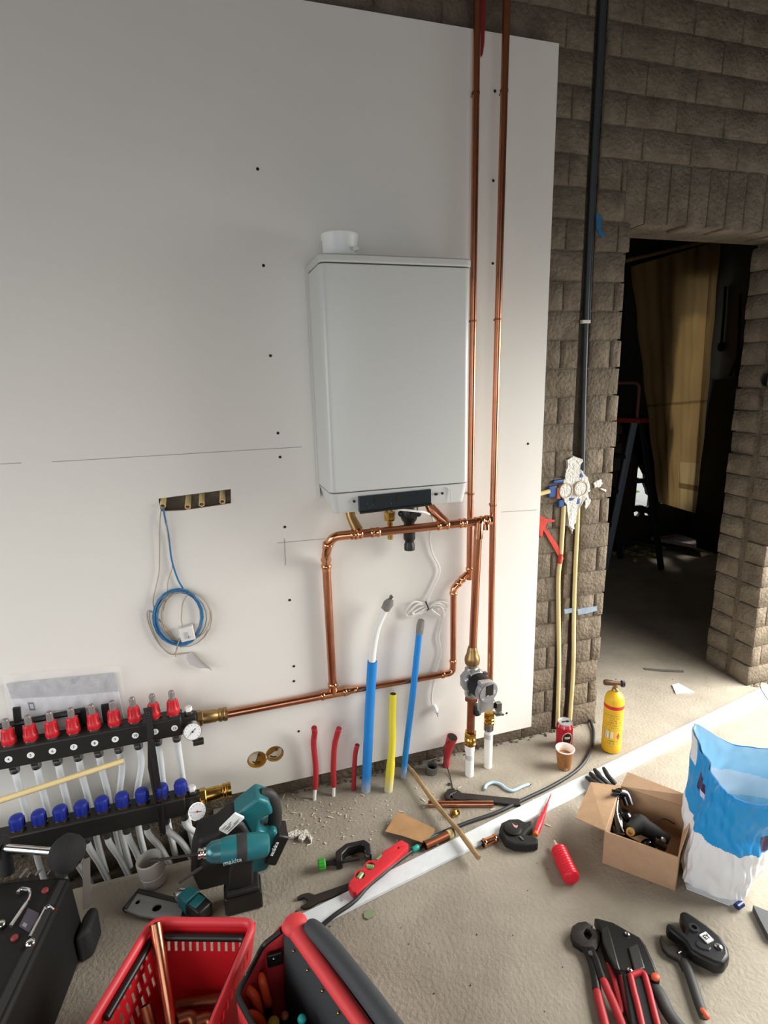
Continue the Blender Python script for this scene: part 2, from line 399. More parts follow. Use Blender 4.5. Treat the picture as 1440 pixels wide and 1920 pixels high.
# ---------------------------------------------------------------- dark hall behind the doorway
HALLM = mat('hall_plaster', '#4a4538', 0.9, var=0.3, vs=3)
HX = 3.97; HY = 3.86
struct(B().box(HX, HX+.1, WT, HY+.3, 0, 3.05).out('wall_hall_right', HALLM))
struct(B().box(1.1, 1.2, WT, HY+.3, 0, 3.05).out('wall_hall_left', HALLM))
g0, g1 = W(1180, 880, HY).x, W(1222, 880, HY).x
GX1 = W(1217, 960, HY).x+.05
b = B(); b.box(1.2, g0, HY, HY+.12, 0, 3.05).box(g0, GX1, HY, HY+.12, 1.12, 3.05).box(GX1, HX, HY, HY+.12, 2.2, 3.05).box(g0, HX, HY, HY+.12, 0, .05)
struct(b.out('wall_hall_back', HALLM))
q = [W(1222, 770, HY), W(1217, 960, HY)]
struct(plate('curtain_boarding', [(q[1].x+.03, .03), (HX, .03), (HX, 2.45), (3.15, 2.45), (3.15, 1.13), (q[1].x+.03, 1.13)], [[(3.27, 2.18), (3.64, .38), (3.925, .38), (3.90, 2.18)]], WALLM(HY-.03), .03, mat('dark_boarding', '#1d1a16', 0.9)))  # boarding added behind the curtain, its opening shaped so daylight backlights the sheet
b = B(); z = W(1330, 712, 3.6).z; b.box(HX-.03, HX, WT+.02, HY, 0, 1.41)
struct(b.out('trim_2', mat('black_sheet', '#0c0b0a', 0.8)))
b = B(); b.box(g0-.35, g0-.02, HY-.02, HY, 1.0, 1.38).box(g0-.5, g0-.02, HY-.03, HY, .7, .92)
struct(b.out('trim_3', mat('grey_boarding', '#5b5a50', 0.8)))
def hp(pxs): return [(W(x, y, HY-.02).x, W(x, y, HY-.02).z) for x, y in pxs]
struct(plate('gap_mask', [(g0-.12, .03), (GX1+.03, .03), (GX1+.03, 1.14), (g0-.12, 1.14)], [hp([(1199, 817), (1203, 828), (1204, 841), (1195, 840), (1197, 828)]), hp([(1195, 848), (1205, 851), (1206, 857), (1194, 856)]), hp([(1194, 874), (1200, 876), (1207, 884), (1207, 897), (1196, 897), (1192, 895)]), hp([(1192, 906), (1205, 905), (1210, 916), (1212, 926), (1217, 930), (1215, 948), (1211, 951), (1202, 947), (1188, 948), (1190, 928)]), hp([(1186, 960), (1194, 957), (1199, 962), (1194, 968), (1187, 966)]), hp([(1206, 961), (1216, 964), (1217, 967), (1207, 966)])], WALLM(HY-.02), .03, mat('gap_mask_dark', '#2b231c', 0.7)))  # added dark plate; its ragged holes shape the bright daylight gaps
# what shows outside through the gap: bright pavement and a bush
struct(B().box(2.2, 7.5, HY+.12, 12, -.08, 0).out('trim_4', mat('yard_paving', '#b9b6ad', 0.9)))
t = thing('garden_bush', 'sunlit yellow-green bush outside, seen through the gap beside the kraft curtain', 'bush', (4.55, 5.6, 0))
b = B(); rnd = random.Random(3)
for i in range(190):
    p = Vector((rnd.gauss(0, .3), rnd.gauss(0, .25), abs(rnd.gauss(.55, .3)))) + Vector((4.55, 5.6, 0)); a = rnd.uniform(0, 6.28); u = Vector((math.cos(a), math.sin(a), rnd.uniform(-.5, .5)))*.06; w = Vector((-math.sin(a)*.4, math.cos(a)*.4, .7))*.03
    b.face([b.v(p-u), b.v(p+w), b.v(p+u), b.v(p-w)])
stuff(b.out('foliage', mat('leaf_green', '#a4b83c', 0.6), t, recalc=False)); B().tube([(4.55, 5.6, 0), (4.53, 5.62, .3), (4.58, 5.6, .7)], [.03, .025, .01]).out('stem', WOOD, t)
# curtain
CY = 3.74
tl, tr, br, bl = W(1183, 500, CY), W(1345, 452, CY), W(1303, 962, CY), W(1236, 942, CY)
def cur(u, v):
    l = tl.lerp(bl, v); r = tr.lerp(br, v); p = l.lerp(r, u)
    p.y += .010*math.sin(u*17+v*1.5)*(1-.5*v) + .005*math.sin(u*41+2*v) + .008*math.sin(v*29) * math.sin(u*9+1) - .02*(u > .93); return p
def ccol(u, v):
    for f in (.21, .40, .56, .69): 
        if abs(v-f) < .004: return '#8d6f44'
    if u > .52 and .80 < v and (v > .845 or u < .95): return '#c6a873' if abs(v-.90) > .006 and abs(u-.53) > .008 else '#8a6b42'
    return '#b08e5c'
t = thing('kraft_curtain', 'tall creased brown kraft sheet hung as a curtain in the dark back doorway', 'curtain', (3.55, CY, .3))
KS = mat('kraft_sheet', '#ffffff', .8, attr=True); nt = KS.node_tree; pb = nt.nodes['Principled BSDF']
mx = nt.nodes.new('ShaderNodeMixShader'); tl2 = nt.nodes.new('ShaderNodeBsdfTranslucent'); mx.inputs[0].default_value = .42
nt.links.new(nt.nodes['Attribute'].outputs['Color'], tl2.inputs['Color']); nt.links.new(pb.outputs[0], mx.inputs[1]); nt.links.new(tl2.outputs[0], mx.inputs[2]); nt.links.new(mx.outputs[0], nt.nodes['Material Output'].inputs['Surface'])
surf('sheet', cur, 70, 90, KS, t, ccol)
b = B(); b.tube([tl+Vector((-.1, .03, .03)), tr+Vector((.05, .03, .03))], .015); b.out('hanging_rail', WOOD, t)
# threshold plank, rubble, dark clutter
t = thing('threshold_plank', 'dusty pale plank lying across the back doorway under the curtain', 'plank', F(1200, 1000, .0))
o = [F(x, y, .09) for x, y in ((1140, 968), (1225, 985), (1305, 1012), (1306, 1022), (1222, 1007), (1138, 984))]
B().prism([p.xy[:] for p in o], .06, .09).out('board', mat('dusty_plank', '#b9aeb0', .85, var=.5, vs=30, bump=.4, bs=60), t)
b = B()
for k in (0, 1): p = F((1165, 1270)[k], (990, 1012)[k], .06); b.box(p.x-.03, p.x+.03, p.y-.02, p.y+.05, 0, .06)
b.out('support_block', DARK, t)
rb = B(); rnd = random.Random(9)
for i in range(170):
    p = F(rnd.gauss(1200, 26), rnd.gauss(1028, 8)); r = rnd.uniform(.006, .03); rb.ball((p.x, p.y, r*.5), r, (1, rnd.uniform(.6, 1.3), .7), 6)
o = stuff(rb.out('rubble', mat('rubble', '#a89c72', .9, var=1, vs=30, hex2='#4a4334'), smooth=False)); tag(o, 'heap of pale rubble on the hall floor behind the stepladder', 'rubble')
b = B(frame(F(1262, 1012), (1, .3, 0))); b.prism([(-.05, -.03), (.05, -.03), (.02, .04)], 0, .05); tag(b.out('debris_lump', DARK), 'small black lump on the hall floor right of the stepladder', 'debris')
# cables hanging on the right hall wall
for i, (pp, l, knob) in enumerate((([(1360, 540), (1357, 590), (1352, 650)], 'dark cable with a knobbed end hanging on the hall wall beside the curtain', 1), ([(1388, 555), (1386, 620), (1380, 710)], 'straight dark cable hanging mid wall in the hall', 0), ([(1412, 600), (1396, 640), (1368, 705)], 'dark cable slanting down the hall wall, nearest to the pier', 0))):
    pts = [XP(x, y, HX-.02) for x, y in pp]
    t = thing('hanging_cable', l, 'cable', pts[-1], 'cables on the hall wall'); B().tube(smoothpath(pts, 5), .011, 8).out('cable', DARK, t)
    if knob: B().ball(pts[-1], .028, (1, 1, 1.4), 10).out('cable_end', DARK, t)
    B().ball(pts[0], .014, seg=8).out('wall_clip', DARK, t)
# stepladder
apx = W(1196, 792, 3.40); t = thing('stepladder', 'dark aluminium stepladder with red top standing in the back hall', 'ladder', (apx.x, apx.y, 0))
LADM = mat('ladder_rail', '#7f8b96', .4, .2); LADK = mat('ladder_dark', '#15161a', .6)
fl, frt = Vector((2.845, 3.47, 0)), F(1240, 1068); far = Vector((-.10, .33, 0))
def rail(a, c, w, dpt, m):
    d = (c-a); z = Vector((0, 1, 0)); fm = frame(a, d, z); L = d.length; bb = B(fm); bb.box(0, L, -w/2, w/2, -dpt/2, dpt/2)
    return bb.out('rail', m, t, bev=.003)
la, ra = apx+Vector((-.03, 0, 0)), apx+Vector((.03, 0, 0))
for k in (0, 1):
    o = far*k
    rail(la+o, fl+o, .045, .022, LADM if k == 0 else LADK); rail(ra+o, frt+o, .045, .022, LADK)
for s in (.22, .45, .68, .9):
    p = la.lerp(fl, s); q2 = p+far; bb = B(frame(p, far)); bb.box(0, far.length, -.035, .035, -.012, .012); bb.out('step', LADK, t)
p = ra.lerp(frt, .85); B().tube([p, p+far], .012, 8).out('cross_bar', LADK, t)
bb = B(frame(apx+Vector((0, 0, .012)), far)); bb.box(-.05, far.length+.05, -.06, .06, -.014, .018); lab(bb.out('top_step', mat('ladder_red', '#8e2a20', .5), t, bev=.004), 'red top step')
pp = apx+Vector((-.01, 0, .02)); B().tube(fillet([pp, pp+Vector((0, 0, .26)), pp+far+Vector((0, 0, .26)), pp+far], .05), .011, 8).out('safety_hoop', mat('hoop_red', '#7a4a40', .5), t)

# ================================================================ THE WHITE BOARD
BX0, BX1, BZ0, BZ1 = -1.75, 1.166, .07, 2.492
hole = [(p.x, p.z) for p in (W(297, 935), W(433, 917), W(433, 944), W(345, 957), W(301, 959))]
c1, c2 = W(482, 1425), W(513, 1414.5)
RS = .034
ho2 = []
for k in range(24):
    a = 2*PI*k/24; ho2.append((c1.x+RS*math.cos(a), c1.z+RS*math.sin(a)))
ho3 = circ(c2.x+.004, c2.z, RS-.002)
board = plate('wall_board', [(BX0, BZ0), (BX1, BZ0), (BX1, BZ1), (BX0, BZ1)], [hole, ho2, ho3], WALLM(1.806), .012, BOARD)
tag(board, 'large white board screwed to the block wall behind the boiler', 'wall board')
SCR = mat('screw_black', '#26221d', .5, .5)
for i, (x, y) in enumerate([(483, 317), (494, 498), (507, 667), (521, 812), (525, 857), (534, 988), (543, 1125), (551, 1249), (551, 1277), (560, 1371), (928, 171), (925, 339), (924, 494), (990, 832), (943, 1340), (950, 1337)]):
    p = W(x, y); r = .0045 if i < 13 else .003
    if i == 0: scr0 = B().lathe([(r, 0), (r, .001), (r*.6, .0022), (0, .0022)], p, (0, -1, 0), 10).out('screw', SCR, board); s0 = p
    else:
        o = scr0.copy(); COL.objects.link(o); o.location = p-s0
b = B(WALLM(1.7995))
for (x0, y0_, x1, y1_) in ((98, 866, 566, 838), (1, 870, 40, 868), (533, 1010, 535, 1060), (520, 1018, 610, 1010), (940, 960, 1006, 956)):
    p, q2 = W(x0, y0_), W(x1, y1_); d = Vector((q2.x-p.x, q2.z-p.z)).normalized(); n = Vector((-d.y, d.x))*.0009
    b.prism([(p.x-n.x, p.z-n.y), (q2.x-n.x, q2.z-n.y), (q2.x+n.x, q2.z+n.y), (p.x+n.x, p.z+n.y)], -.0006, .001)
b.out('pencil_line', mat('pencil', '#a9a6a0', .8), board)
# battens behind the board
for x in (-1.4, -.7, -.3, .3, .6, 1.12):
    b = B(); b.box(x-.02, x+.02, 1.812, WY-.004, .1, 2.47); b.out('batten', WOOD, board)

# ================================================================ BOILER
bx0, bx1, byf = .326, .772, 1.59
t = thing('wall_boiler', 'large white wall-hung gas boiler in the middle of the board', 'boiler', (.55, 1.70, 1.1))
def rrect(x0, x1, y0, y1, r):
    p = []
    for cx, cy, a0 in ((x0+r, y0+r, PI), (x1-r, y0+r, 1.5*PI)):
        for k in range(7): p.append((cx+r*math.cos(a0+k*PI/12), cy+r*math.sin(a0+k*PI/12)))
    return p+[(x1, y1), (x0, y1)]
B().prism(rrect(bx0, bx1, byf, 1.797, .022), 1.158, 1.785).out('casing', PLAST, t, bev=.0025)
B().prism(rrect(bx0-.002, bx1+.003, byf-.004, 1.797, .024), 1.788, 1.809).out('top_cover', PLAST2, t, bev=.004)
bt = rrect(bx0+.001, bx1-.001, byf+.001, 1.797, .022)
b = B(); b.prism(rrect(bx0+.012, bx1-.012, byf+.008, 1.797, .02), 1.094, 1.155, bt)
for v in b.bm.verts:
    if v.co.z < 1.1: v.co.z += max(0, (v.co.y-byf-.05))*.16
b.out('lower_cover', PLAST, t, bev=.003)
lab(B().box(bx0-.0015, bx0+.002, 1.755, 1.7985, 1.11, 1.81).out('back_frame', PLAST2, t), 'slim frame at the wall')
q = [W(x, y, byf-.004) for x, y in ((672, 931), (808, 917), (808, 945), (674, 961))]
b = B(); poly = [(p.x, p.z) for p in q]
vs = [b.v((x, byf-.007, z)) for x, z in poly]; vb = [b.v((x, byf+.01, z)) for x, z in poly]
b.face(vs); b.face(vb[::-1])
for i in range(4): b.face([vs[i], vs[(i+1) % 4], vb[(i+1) % 4], vb[i]])
cp_ = b.out('control_panel', mat('panel_dark', '#20272b', .3), t, bev=.001)
for (xa, ya, xb, yb) in ((703, 933, 716, 943), (744, 929, 755, 938)):
    p, r = W(xa, ya, byf-.008), W(xb, yb, byf-.008); b = B(); b.box(p.x, r.x, byf-.0082, byf-.006, r.z, p.z); b.out('display', BLACK, cp_)
for x, y in ((688, 944), (692, 950), (698, 947), (733, 944)):
    p = W(x, y, byf-.007); B().lathe([(.003, 0), (.003, .0015), (0, .002)], p, (0, -1, 0), 10).out('button', SOFTB, cp_)
p, r = q[3], q[2]; B().tube([(p.x, byf-.008, p.z), (r.x, byf-.008, r.z)], .004, 8).out('panel_lip', BLACK, cp_)
for x, y, r, sx in ((664, 940, .0042, 1), (817, 926.5, .004, 1.6), (829, 925, .0042, 1)):
    p = W(x, y, byf-.001); b = B(); b.lathe([(r, 0), (r, .0025), (0, .0025)], p, (0, -1, 0), 14)
    for v in b.bm.verts: v.co.x = p.x+(v.co.x-p.x)*sx
    b.out('socket_hole', BLACK, t)
pts = [W(x, y, byf-.001) for x, y in ((838, 914), (843, 917), (845, 924), (845, 936), (844, 944))]
B().tube(smoothpath(pts, 4), .0016, 6).out('trim_line', PLAST, t)
fx, fy = .408, 1.69
fl_ = B().lathe2([(.047, 0), (.054, 0), (.054, .008), (.0495, .012), (.0495, .055), (.0525, .060), (.0525, .072), (.046, .072)], (fx, fy, 1.806), (0, 0, 1), 36).out('flue_collar', mat('collar_white', '#eeeeea', .4), t)
p = W(667, 467, fy-.045); B().lathe([(.006, -.006), (.006, .006), (.004, .009), (0, .0095)], p, (.3, -1, 0), 12).out('collar_screw', mat('collar_white', '#eeeeea', .4), fl_)
# connections under the boiler
OY = 1.742
ox = [W(x, 972, OY).x for x in (656, 691, 731, 767, 803)]
b = B(); b.tube([(ox[0], OY, 1.12), (ox[0], OY, 1.072)], .013).hexnut((ox[0], OY, 1.066), (0, 0, 1), .021, .018); b.tube([(ox[0], OY, 1.07), (ox[0]+.002, OY-.012, 1.045), (ox[0]+.015, OY-.038, 1.008)], [.016, .0145, .018]); b.out('flow_outlet', BRASS2, t)
B().tube([(ox[1], OY, 1.12), (ox[1], OY, 1.066)], .0075).out('gas_stub', DULLCU, t)
b = B(); b.tube([(ox[2], OY, 1.12), (ox[2], OY, .955)], .009).hexnut((ox[2], OY, 1.068), (0, 0, 1), .016, .02).hexnut((ox[2], OY, 1.02), (0, 0, 1), .019, .03); b.out('safety_outlet', BRASS, t)
b = B(); b.lathe([(.015, .12), (.017, .08), (.030, .058), (.032, .03), (.026, .012), (.018, 0), (.018, -.03), (.020, -.032), (.020, -.056), (.0155, -.062), (.0155, -.07), (.018, -.075), (.018, -.095), (0, -.095)], (ox[3], OY, 1.005), (0, 0, 1), 20)
b.ball((ox[3]-.029, OY-.004, 1.04), .011).ball((ox[3]+.03, OY-.01, 1.035), .010); b.lathe([(.011, 0), (.013, .018), (0, .018)], (ox[3]+.004, OY-.024, 1.042), (0, -1, 0), 14); b.out('condensate_trap', BLACK, t)
b = B(); b.tube([(ox[4], OY, 1.12), (ox[4], OY, 1.068)], .013).hexnut((ox[4], OY, 1.066), (0, 0, 1), .021, .018); b.tube([(ox[4], OY, 1.07), (ox[4]+.006, OY-.01, 1.05), (ox[4]+.03, OY-.03, 1.022), (ox[4]+.055, OY-.04, 1.0)], [.016, .0175, .016, .013]); b.out('return_outlet', COPPER, t)

# ================================================================ COPPER PIPEWORK
def ring(bb, p, ax, r, w=.006):      # pressed bead on a fitting
    bb.lathe([(r*.9, -w), (r, -w*.5), (r, w*.5), (r*.9, w)], p, ax, 18)
def sleeve(parent, name, p, ax, r, L, m=COPPER2):
    ax = Vector(ax).normalized(); p = Vector(p); bb = B()
    bb.lathe([(r*1.0, -L), (r*1.13, -L+.002), (r*1.22, -L+.006), (r*1.13, -L+.010), (r*1.08, -L+.012), (r*1.08, L-.012), (r*1.13, L-.010), (r*1.22, L-.006), (r*1.13, L-.002), (r, L)], p, ax, 20)
    return bb.out(name, m, parent)
HYp, LYp = 1.70, 1.776
r28, r22 = .0142, .0112
t = thing('copper_header', 'thick copper header pipe under the boiler with its drop to the manifold line', 'pipework', (.6, 1.70, .4))
hz = .996
B().tube([(.418, HYp, hz), (.858, HYp, hz)], r28).out('header_pipe', COPPER, t)
b = B(); b.tube(fillet([(.43, HYp, hz), (.352, HYp+.005, hz), (.334, HYp+.03, .95)], .055, 8), r28*1.08); ring(b, Vector((.425, HYp, hz)), (1, 0, 0), r28*1.24); b.out('elbow', COPPER2, t)
b = B(); b.tube(fillet([(.341, HYp+.016, .975), (.333, HYp+.035, .93), (.340, LYp, .885), (.340, LYp, .86)], .03), r28*1.06)
ring(b, Vector((.338, HYp+.02, .966)), (-.2, .35, -1), r28*1.26); ring(b, Vector((.340, LYp, .875)), (0, 0, 1), r28*1.25); ring(b, Vector((.338, LYp-.012, .902)), (0, .4, -1), r28*1.25); b.out('elbow', COPPER2, t)
B().tube([(.340, LYp, .87), (.342, LYp, .41)], r28).out('drop_pipe', COPPER, t)
sleeve(t, 'coupling', (.49, HYp, hz), (1, 0, 0), r28, .016); sleeve(t, 'tee', (.427, HYp, hz), (1, 0, 0), r28, .02)
sleeve(t, 'tee', (.727, HYp, hz), (1, 0, 0), r28, .022); sleeve(t, 'coupling', (.80, HYp, hz), (1, 0, 0), r28, .014)
lz = .402
B().tube([(-.075, LYp, .399), (.355, LYp, lz)], r28).out('manifold_pipe', COPPER, t)
B().tube([(.345, LYp, lz), (.77, LYp, .396)], r22).out('lower_pipe', COPPER, t)
b = B(); b.tube([(.30, LYp, lz), (.385, LYp, lz)], r28*1.08); b.tube([(.342, LYp, lz), (.342, LYp, lz+.04)], r28*1.08)
for xx in (.303, .383): ring(b, Vector((xx, LYp, lz)), (1, 0, 0), r28*1.25)
ring(b, Vector((.342, LYp, lz+.035)), (0, 0, 1), r28*1.25); b.out('tee', COPPER2, t)
b = B(); b.lathe([(r28*1.1, 0), (r28*1.2, .006), (r28*1.1, .012), (r22*1.1, .022), (r22*1.1, .036), (r22*1.22, .041), (r22, .046)], (.385, LYp, lz), (1, 0, -.01), 18); b.out('reducer', COPPER2, t)
b = B(); b.tube(fillet([(.755, LYp, .396), (.802, LYp, .396), (.803, LYp, .45)], .03, 8), r22*1.1); ring(b, Vector((.76, LYp, .396)), (1, 0, 0), r22*1.28); ring(b, Vector((.803, LYp, .443)), (0, 0, 1), r22*1.28); b.out('elbow', COPPER2, t)
B().tube([(.803, LYp, .445), (.803, LYp, .72)], r22).out('bypass_pipe', COPPER, t)
b = B(); b.tube(fillet([(.803, LYp, .705), (.803, LYp, .732), (.858, LYp, .782)], .02), r22*1.1)
for pp in ((.803, LYp, .713), (.823, LYp, .750), (.838, LYp, .764)): ring(b, Vector(pp), (0, 0, 1) if pp[2] < .73 else (.7, 0, .66), r22*1.3)
b.out('elbow', COPPER2, t)
# risers
t = thing('copper_riser', 'left of the two tall copper pipes, rising past the boiler edge to the ceiling', 'pipe', (.868, LYp, .77))
B().tube([(.866, LYp, .76), (.868, LYp, 1.65), (.870, LYp, 3.045)], r22).out('pipe', COPPER, t)
for z in (2.31, 1.655, 1.075):
    b = B(); b.lathe2([(r22, 0), (r22*1.14, 0), (r22*1.14, .006), (r22, .006)], (.868, LYp, z), (0, 0, 1), 16); b.tube([(.868, LYp+.008, z+.003), (.868, 1.799, z+.003)], .004, 8); b.out('pipe_clip', DULLCU, t)
b = B(); b.tube([(.866, LYp, .765), (.866, LYp, .80)], r22*1.1); ring(b, Vector((.866, LYp, .80)), (0, 0, 1), r22*1.25); b.out('tee', COPPER2, t)
t = thing('copper_riser', 'right of the two tall copper pipes, running down to the strainer', 'pipe', (.929, 1.72, .3))
B().tube([(.929, 1.72, .295), (.926, 1.72, 1.04), (.935, 1.72, 2.45), (.938, 1.72, 3.045)], r22).out('pipe', COPPER, t)
for z in (2.30, 1.655, 1.04):
    xx = .926+(z-1.04)*.006; b = B(); b.lathe2([(r22, 0), (r22*1.14, 0), (r22*1.14, .006), (r22, .006)], (xx, 1.72, z), (0, 0, 1), 16); b.tube([(xx, 1.73, z+.003), (xx, 1.745, z+.003)], .004, 8); b.out('pipe_clip', DULLCU, t)
b = B(); b.lathe([(.017, .0), (.02, .004), (.02, .03), (.016, .034), (.013, .05), (.012, .06)], (.929, 1.72, .255), (0, 0, 1), 16); b.out('strainer_body', STEEL, t)
b = B(); b.lathe([(.019, 0), (.021, .008), (.019, .016)], (.929, 1.72, .27), (0, 0, 1), 18); b.box(.945, .965, 1.69, 1.71, .25, .283); b.box(.94, .968, 1.685, 1.71, .236, .242); b.out('hose_clamp', STEEL, t)
b = B(); b.hexnut((.929, 1.72, .215), (0, 0, 1), .0215, .022).lathe([(.017, 0), (.0195, .003), (.0195, .012), (.017, .015), (.0195, .018), (.0195, .026), (.016, .03)], (.929, 1.72, .184), (0, 0, 1), 18); b.out('brass_union', BRASS, t)
t = thing('red_cable_duct', 'thin red flexible duct behind the left riser above the board', 'duct', W(902, 40, 1.80))
p0, p1 = W(901, 78, 1.805), W(906, -60, 1.805); B().tube([p0+Vector((0, .008, -.05)), p0, p1], .012).out('duct', mat('deep_red', '#7d1a1c', .55), t); B().tube([p0+Vector((0, .008, -.05)), p0+Vector((0, .008, -.09))], .009).out('duct_end', BLACKM, t)
# pump line
t = thing('circulation_pump', 'silver circulation pump with round grey display head on the front copper pipe', 'pump', (.843, 1.70, .24))
px = lambda z: .838+(z)*.0175
b = B(); b.tube(fillet([(.848, HYp, hz), (.885, HYp, hz), (.885, HYp-.002, hz-.03)], .025), r28*1.2); b.out('elbow', COPPER2, t)
b = B(); b.tube([(.868, HYp, hz), (.857, HYp-.012, hz-.004), (.855, HYp-.012, .94)], r28*1.1); ring(b, Vector((.872, HYp, hz)), (1, 0, 0), r28*1.35); ring(b, Vector((.892, HYp, hz)), (1, 0, 0), r28*1.4); b.lathe([(.012, 0), (r28*1.25, .004), (r28*1.25, .02), (.012, .024)], (.889, HYp, hz), (1, 0, 0), 18); b.out('tee', COPPER2, t)
B().tube([(.854, HYp-.012, .97), (.845, HYp, .50)], r28).out('pipe', COPPER, t)
b = B(); b.lathe([(.015, .07), (.019, .055), (.0215, .04), (.0265, .03), (.028, .018), (.026, .004), (.02, 0)], (.844, HYp, .462), (0, 0, 1), 20); b.out('brass_union', BRASS2, t)
b = B(); b.lathe([(.020, .06), (.027, .05), (.030, .0), (.027, -.055), (.02, -.065)], (.8445, HYp, .395), (0, 0, 1), 18)
b.lathe([(.050, .02), (.052, -.012), (.046, -.024), (.0, -.024)], (.846, HYp-.01, .402), (0, 1, 0), 8, PI/8); b.out('volute', ALU, t, bev=.003)
for dx, dz in ((-.030, .032), (.034, .034), (-.030, -.034), (.034, -.034)):
    B().lathe([(.007, 0), (.007, .012), (0, .012)], (.846+dx, HYp-.028, .402+dz), (0, -1, 0), 10).out('bolt', STEEL, t)
ax = Vector((.16, -1, -.06)).normalized(); o = Vector((.850, 1.672, .402))
B().lathe([(.040, 0), (.042, .006), (.040, .05), (.038, .056)], o, ax, 24).out('motor_can', BLACKM, t)
fo = o+ax*.058; fm = frame(fo, (1, .16, 0), ax)
hd = plate('display_head', [(.040*math.cos(a), .040*math.sin(a)) for a in [math.radians(d) for d in range(-50, 100, 10)]]+[(-.030, .045), (-.033, .040)]+[(.040*math.cos(a), .040*math.sin(a)) for a in [math.radians(d) for d in range(140, 231, 10)]]+[(-.026, -.075), (.026, -.075)], [], fm, .02, ALU, t, bev=.001)
b = B(fm); b.lathe([(.037, 0), (.037, .001), (0, .001)], (0, 0, .012), (0, 0, 1), 32); b.out('dial_face', mat('dial_grey', '#8e9093', .4, .3), hd)
b = B(fm); b.box(-.012, .018, -.012, .03, .0125, .0145); b.out('display', BLACK, hd)
b = B(fm); b.box(-.010, .0, -.0105, -.0085, .0146, .015).box(.022, .028, .0, .003, .013, .0142).box(.022, .028, -.008, -.005, .013, .0142).box(-.028, -.02, -.02, -.017, .013, .0142); b.out('display_mark', mat('mark_white', '#cfd2d4', .5), hd)
b = B(); b.lathe([(.021, 0), (.026, .006), (.026, .016), (.021, .02)], (.843, HYp, .315), (0, 0, 1), 6); b.out('lower_union', DULLCU, t)
B().tube([(.843, HYp, .33), (.841, HYp, .19)], r28*1.05).out('pipe', DULLCU, t)
b = B(); b.tube([(.853, HYp-.005, .30), (.862, HYp-.018, .262)], [.013, .012]); b.out('drain_cap', BLACK, t)
b = B(); b.hexnut((.841, HYp, .165), (0, 0, 1), .0235, .02).lathe([(.0185, 0), (.022, .003), (.022, .010), (.018, .013), (.022, .016), (.022, .026), (.019, .03), (.017, .034)], (.841, HYp, .13), (0, 0, 1), 18); b.out('brass_union', BRASS, t)
# white pipes below
for nm, x, y, z1, l in (('left', .8385, 1.70, .135, 'white plastic pipe from the floor up to the pump brass union'), ('right', .927, 1.72, .19, 'white plastic pipe from the floor up to the right riser')):
    t = thing('white_floor_pipe', l, 'pipe', (x, y, 0), 'white pipes under the pump')
    B().tube([(x, y, -.02), (x+.001, y, z1)], .0165, 20).out('pipe', WHITEP, t)
    B().lathe2([(.016, 0), (.0185, 0), (.0185, .03), (.016, .03)], (x, y, z1-.028), (0, 0, 1), 20).out('sleeve', STEEL if nm == 'right' else WHITEP, t)
    b = B()
    for k in range(5): b.lathe2([(.0162, 0), (.0168, 0), (.0168, .0012), (.0162, .0012)], (x, y, z1-.062+k*.004), (0, 0, 1), 20)
    b.out('printed_band', mat('print_grey', '#8d8f92', .6), t)

# ================================================================ BOILER CORD
CORD = mat('white_cord', '#eceae6', .4)
t = thing('boiler_power_cord', 'white power cord tied in a bow hanging below the boiler', 'power cord', W(818, 1325, 1.78))
Y0 = 1.79
pp = [(745, 955, 1.69), (775, 958, 1.69), (800, 962, 1.70), (812, 975, 1.755), (806, 1005, 1.785), (810, 1035, Y0), (823, 1062, Y0), (822, 1080, Y0), (808, 1110, Y0), (801, 1130, Y0-.008)]
pts = [W(x, y, yy) for x, y, yy in pp]
B().tube(smoothpath(pts, 6), .0037, 8).out('cable', CORD, t)
for lp in ([(801, 1134), (780, 1128), (768, 1135), (761, 1148), (766, 1156), (778, 1152), (801, 1138), (822, 1128), (838, 1131), (836, 1140), (820, 1142)],
           [(800, 1136), (784, 1133), (770, 1145), (766, 1150), (776, 1156), (792, 1145), (803, 1136), (824, 1136), (832, 1146), (830, 1156), (818, 1150), (808, 1142)],
           [(803, 1134), (788, 1140), (773, 1150), (790, 1150), (802, 1140), (818, 1131), (834, 1137), (834, 1152), (831, 1156)]):
    B().tube(smoothpath([W(x, y, Y0-.006-.004*(i % 3)) for i, (x, y) in enumerate(lp)], 6), .0035, 8).out('cord_loop', CORD, t)
B().tube([W(798, 1128, Y0-.012), W(804, 1142, Y0-.018), W(801, 1144, Y0)], .003, 6).out('tie_wire', SOFTB, t)
pts = [W(x, y, Y0) for x, y in ((831, 1156), (826, 1178), (822, 1196), (827, 1222), (820, 1250), (812, 1285), (809, 1310), (811, 1322))]
B().tube(smoothpath(pts, 6), .0037, 8).out('cable', CORD, t)
p = W(815, 1327, 1.787); b = B(frame(p, (.4, -.2, -1))); b.prism([(-.012, -.006), (.006, -.013), (.018, -.013), (.018, .013), (.006, .013), (-.012, .006)], -.007, .007)
pl = b.out('plug', WHITEP, t, bev=.003); 
for s in (-1, 1): b = B(frame(p, (.4, -.2, -1))); b.tube([(.018, s*.008, 0), (.034, s*.008, 0)], .0022, 8); b.out('plug_pin', CHROME, pl)

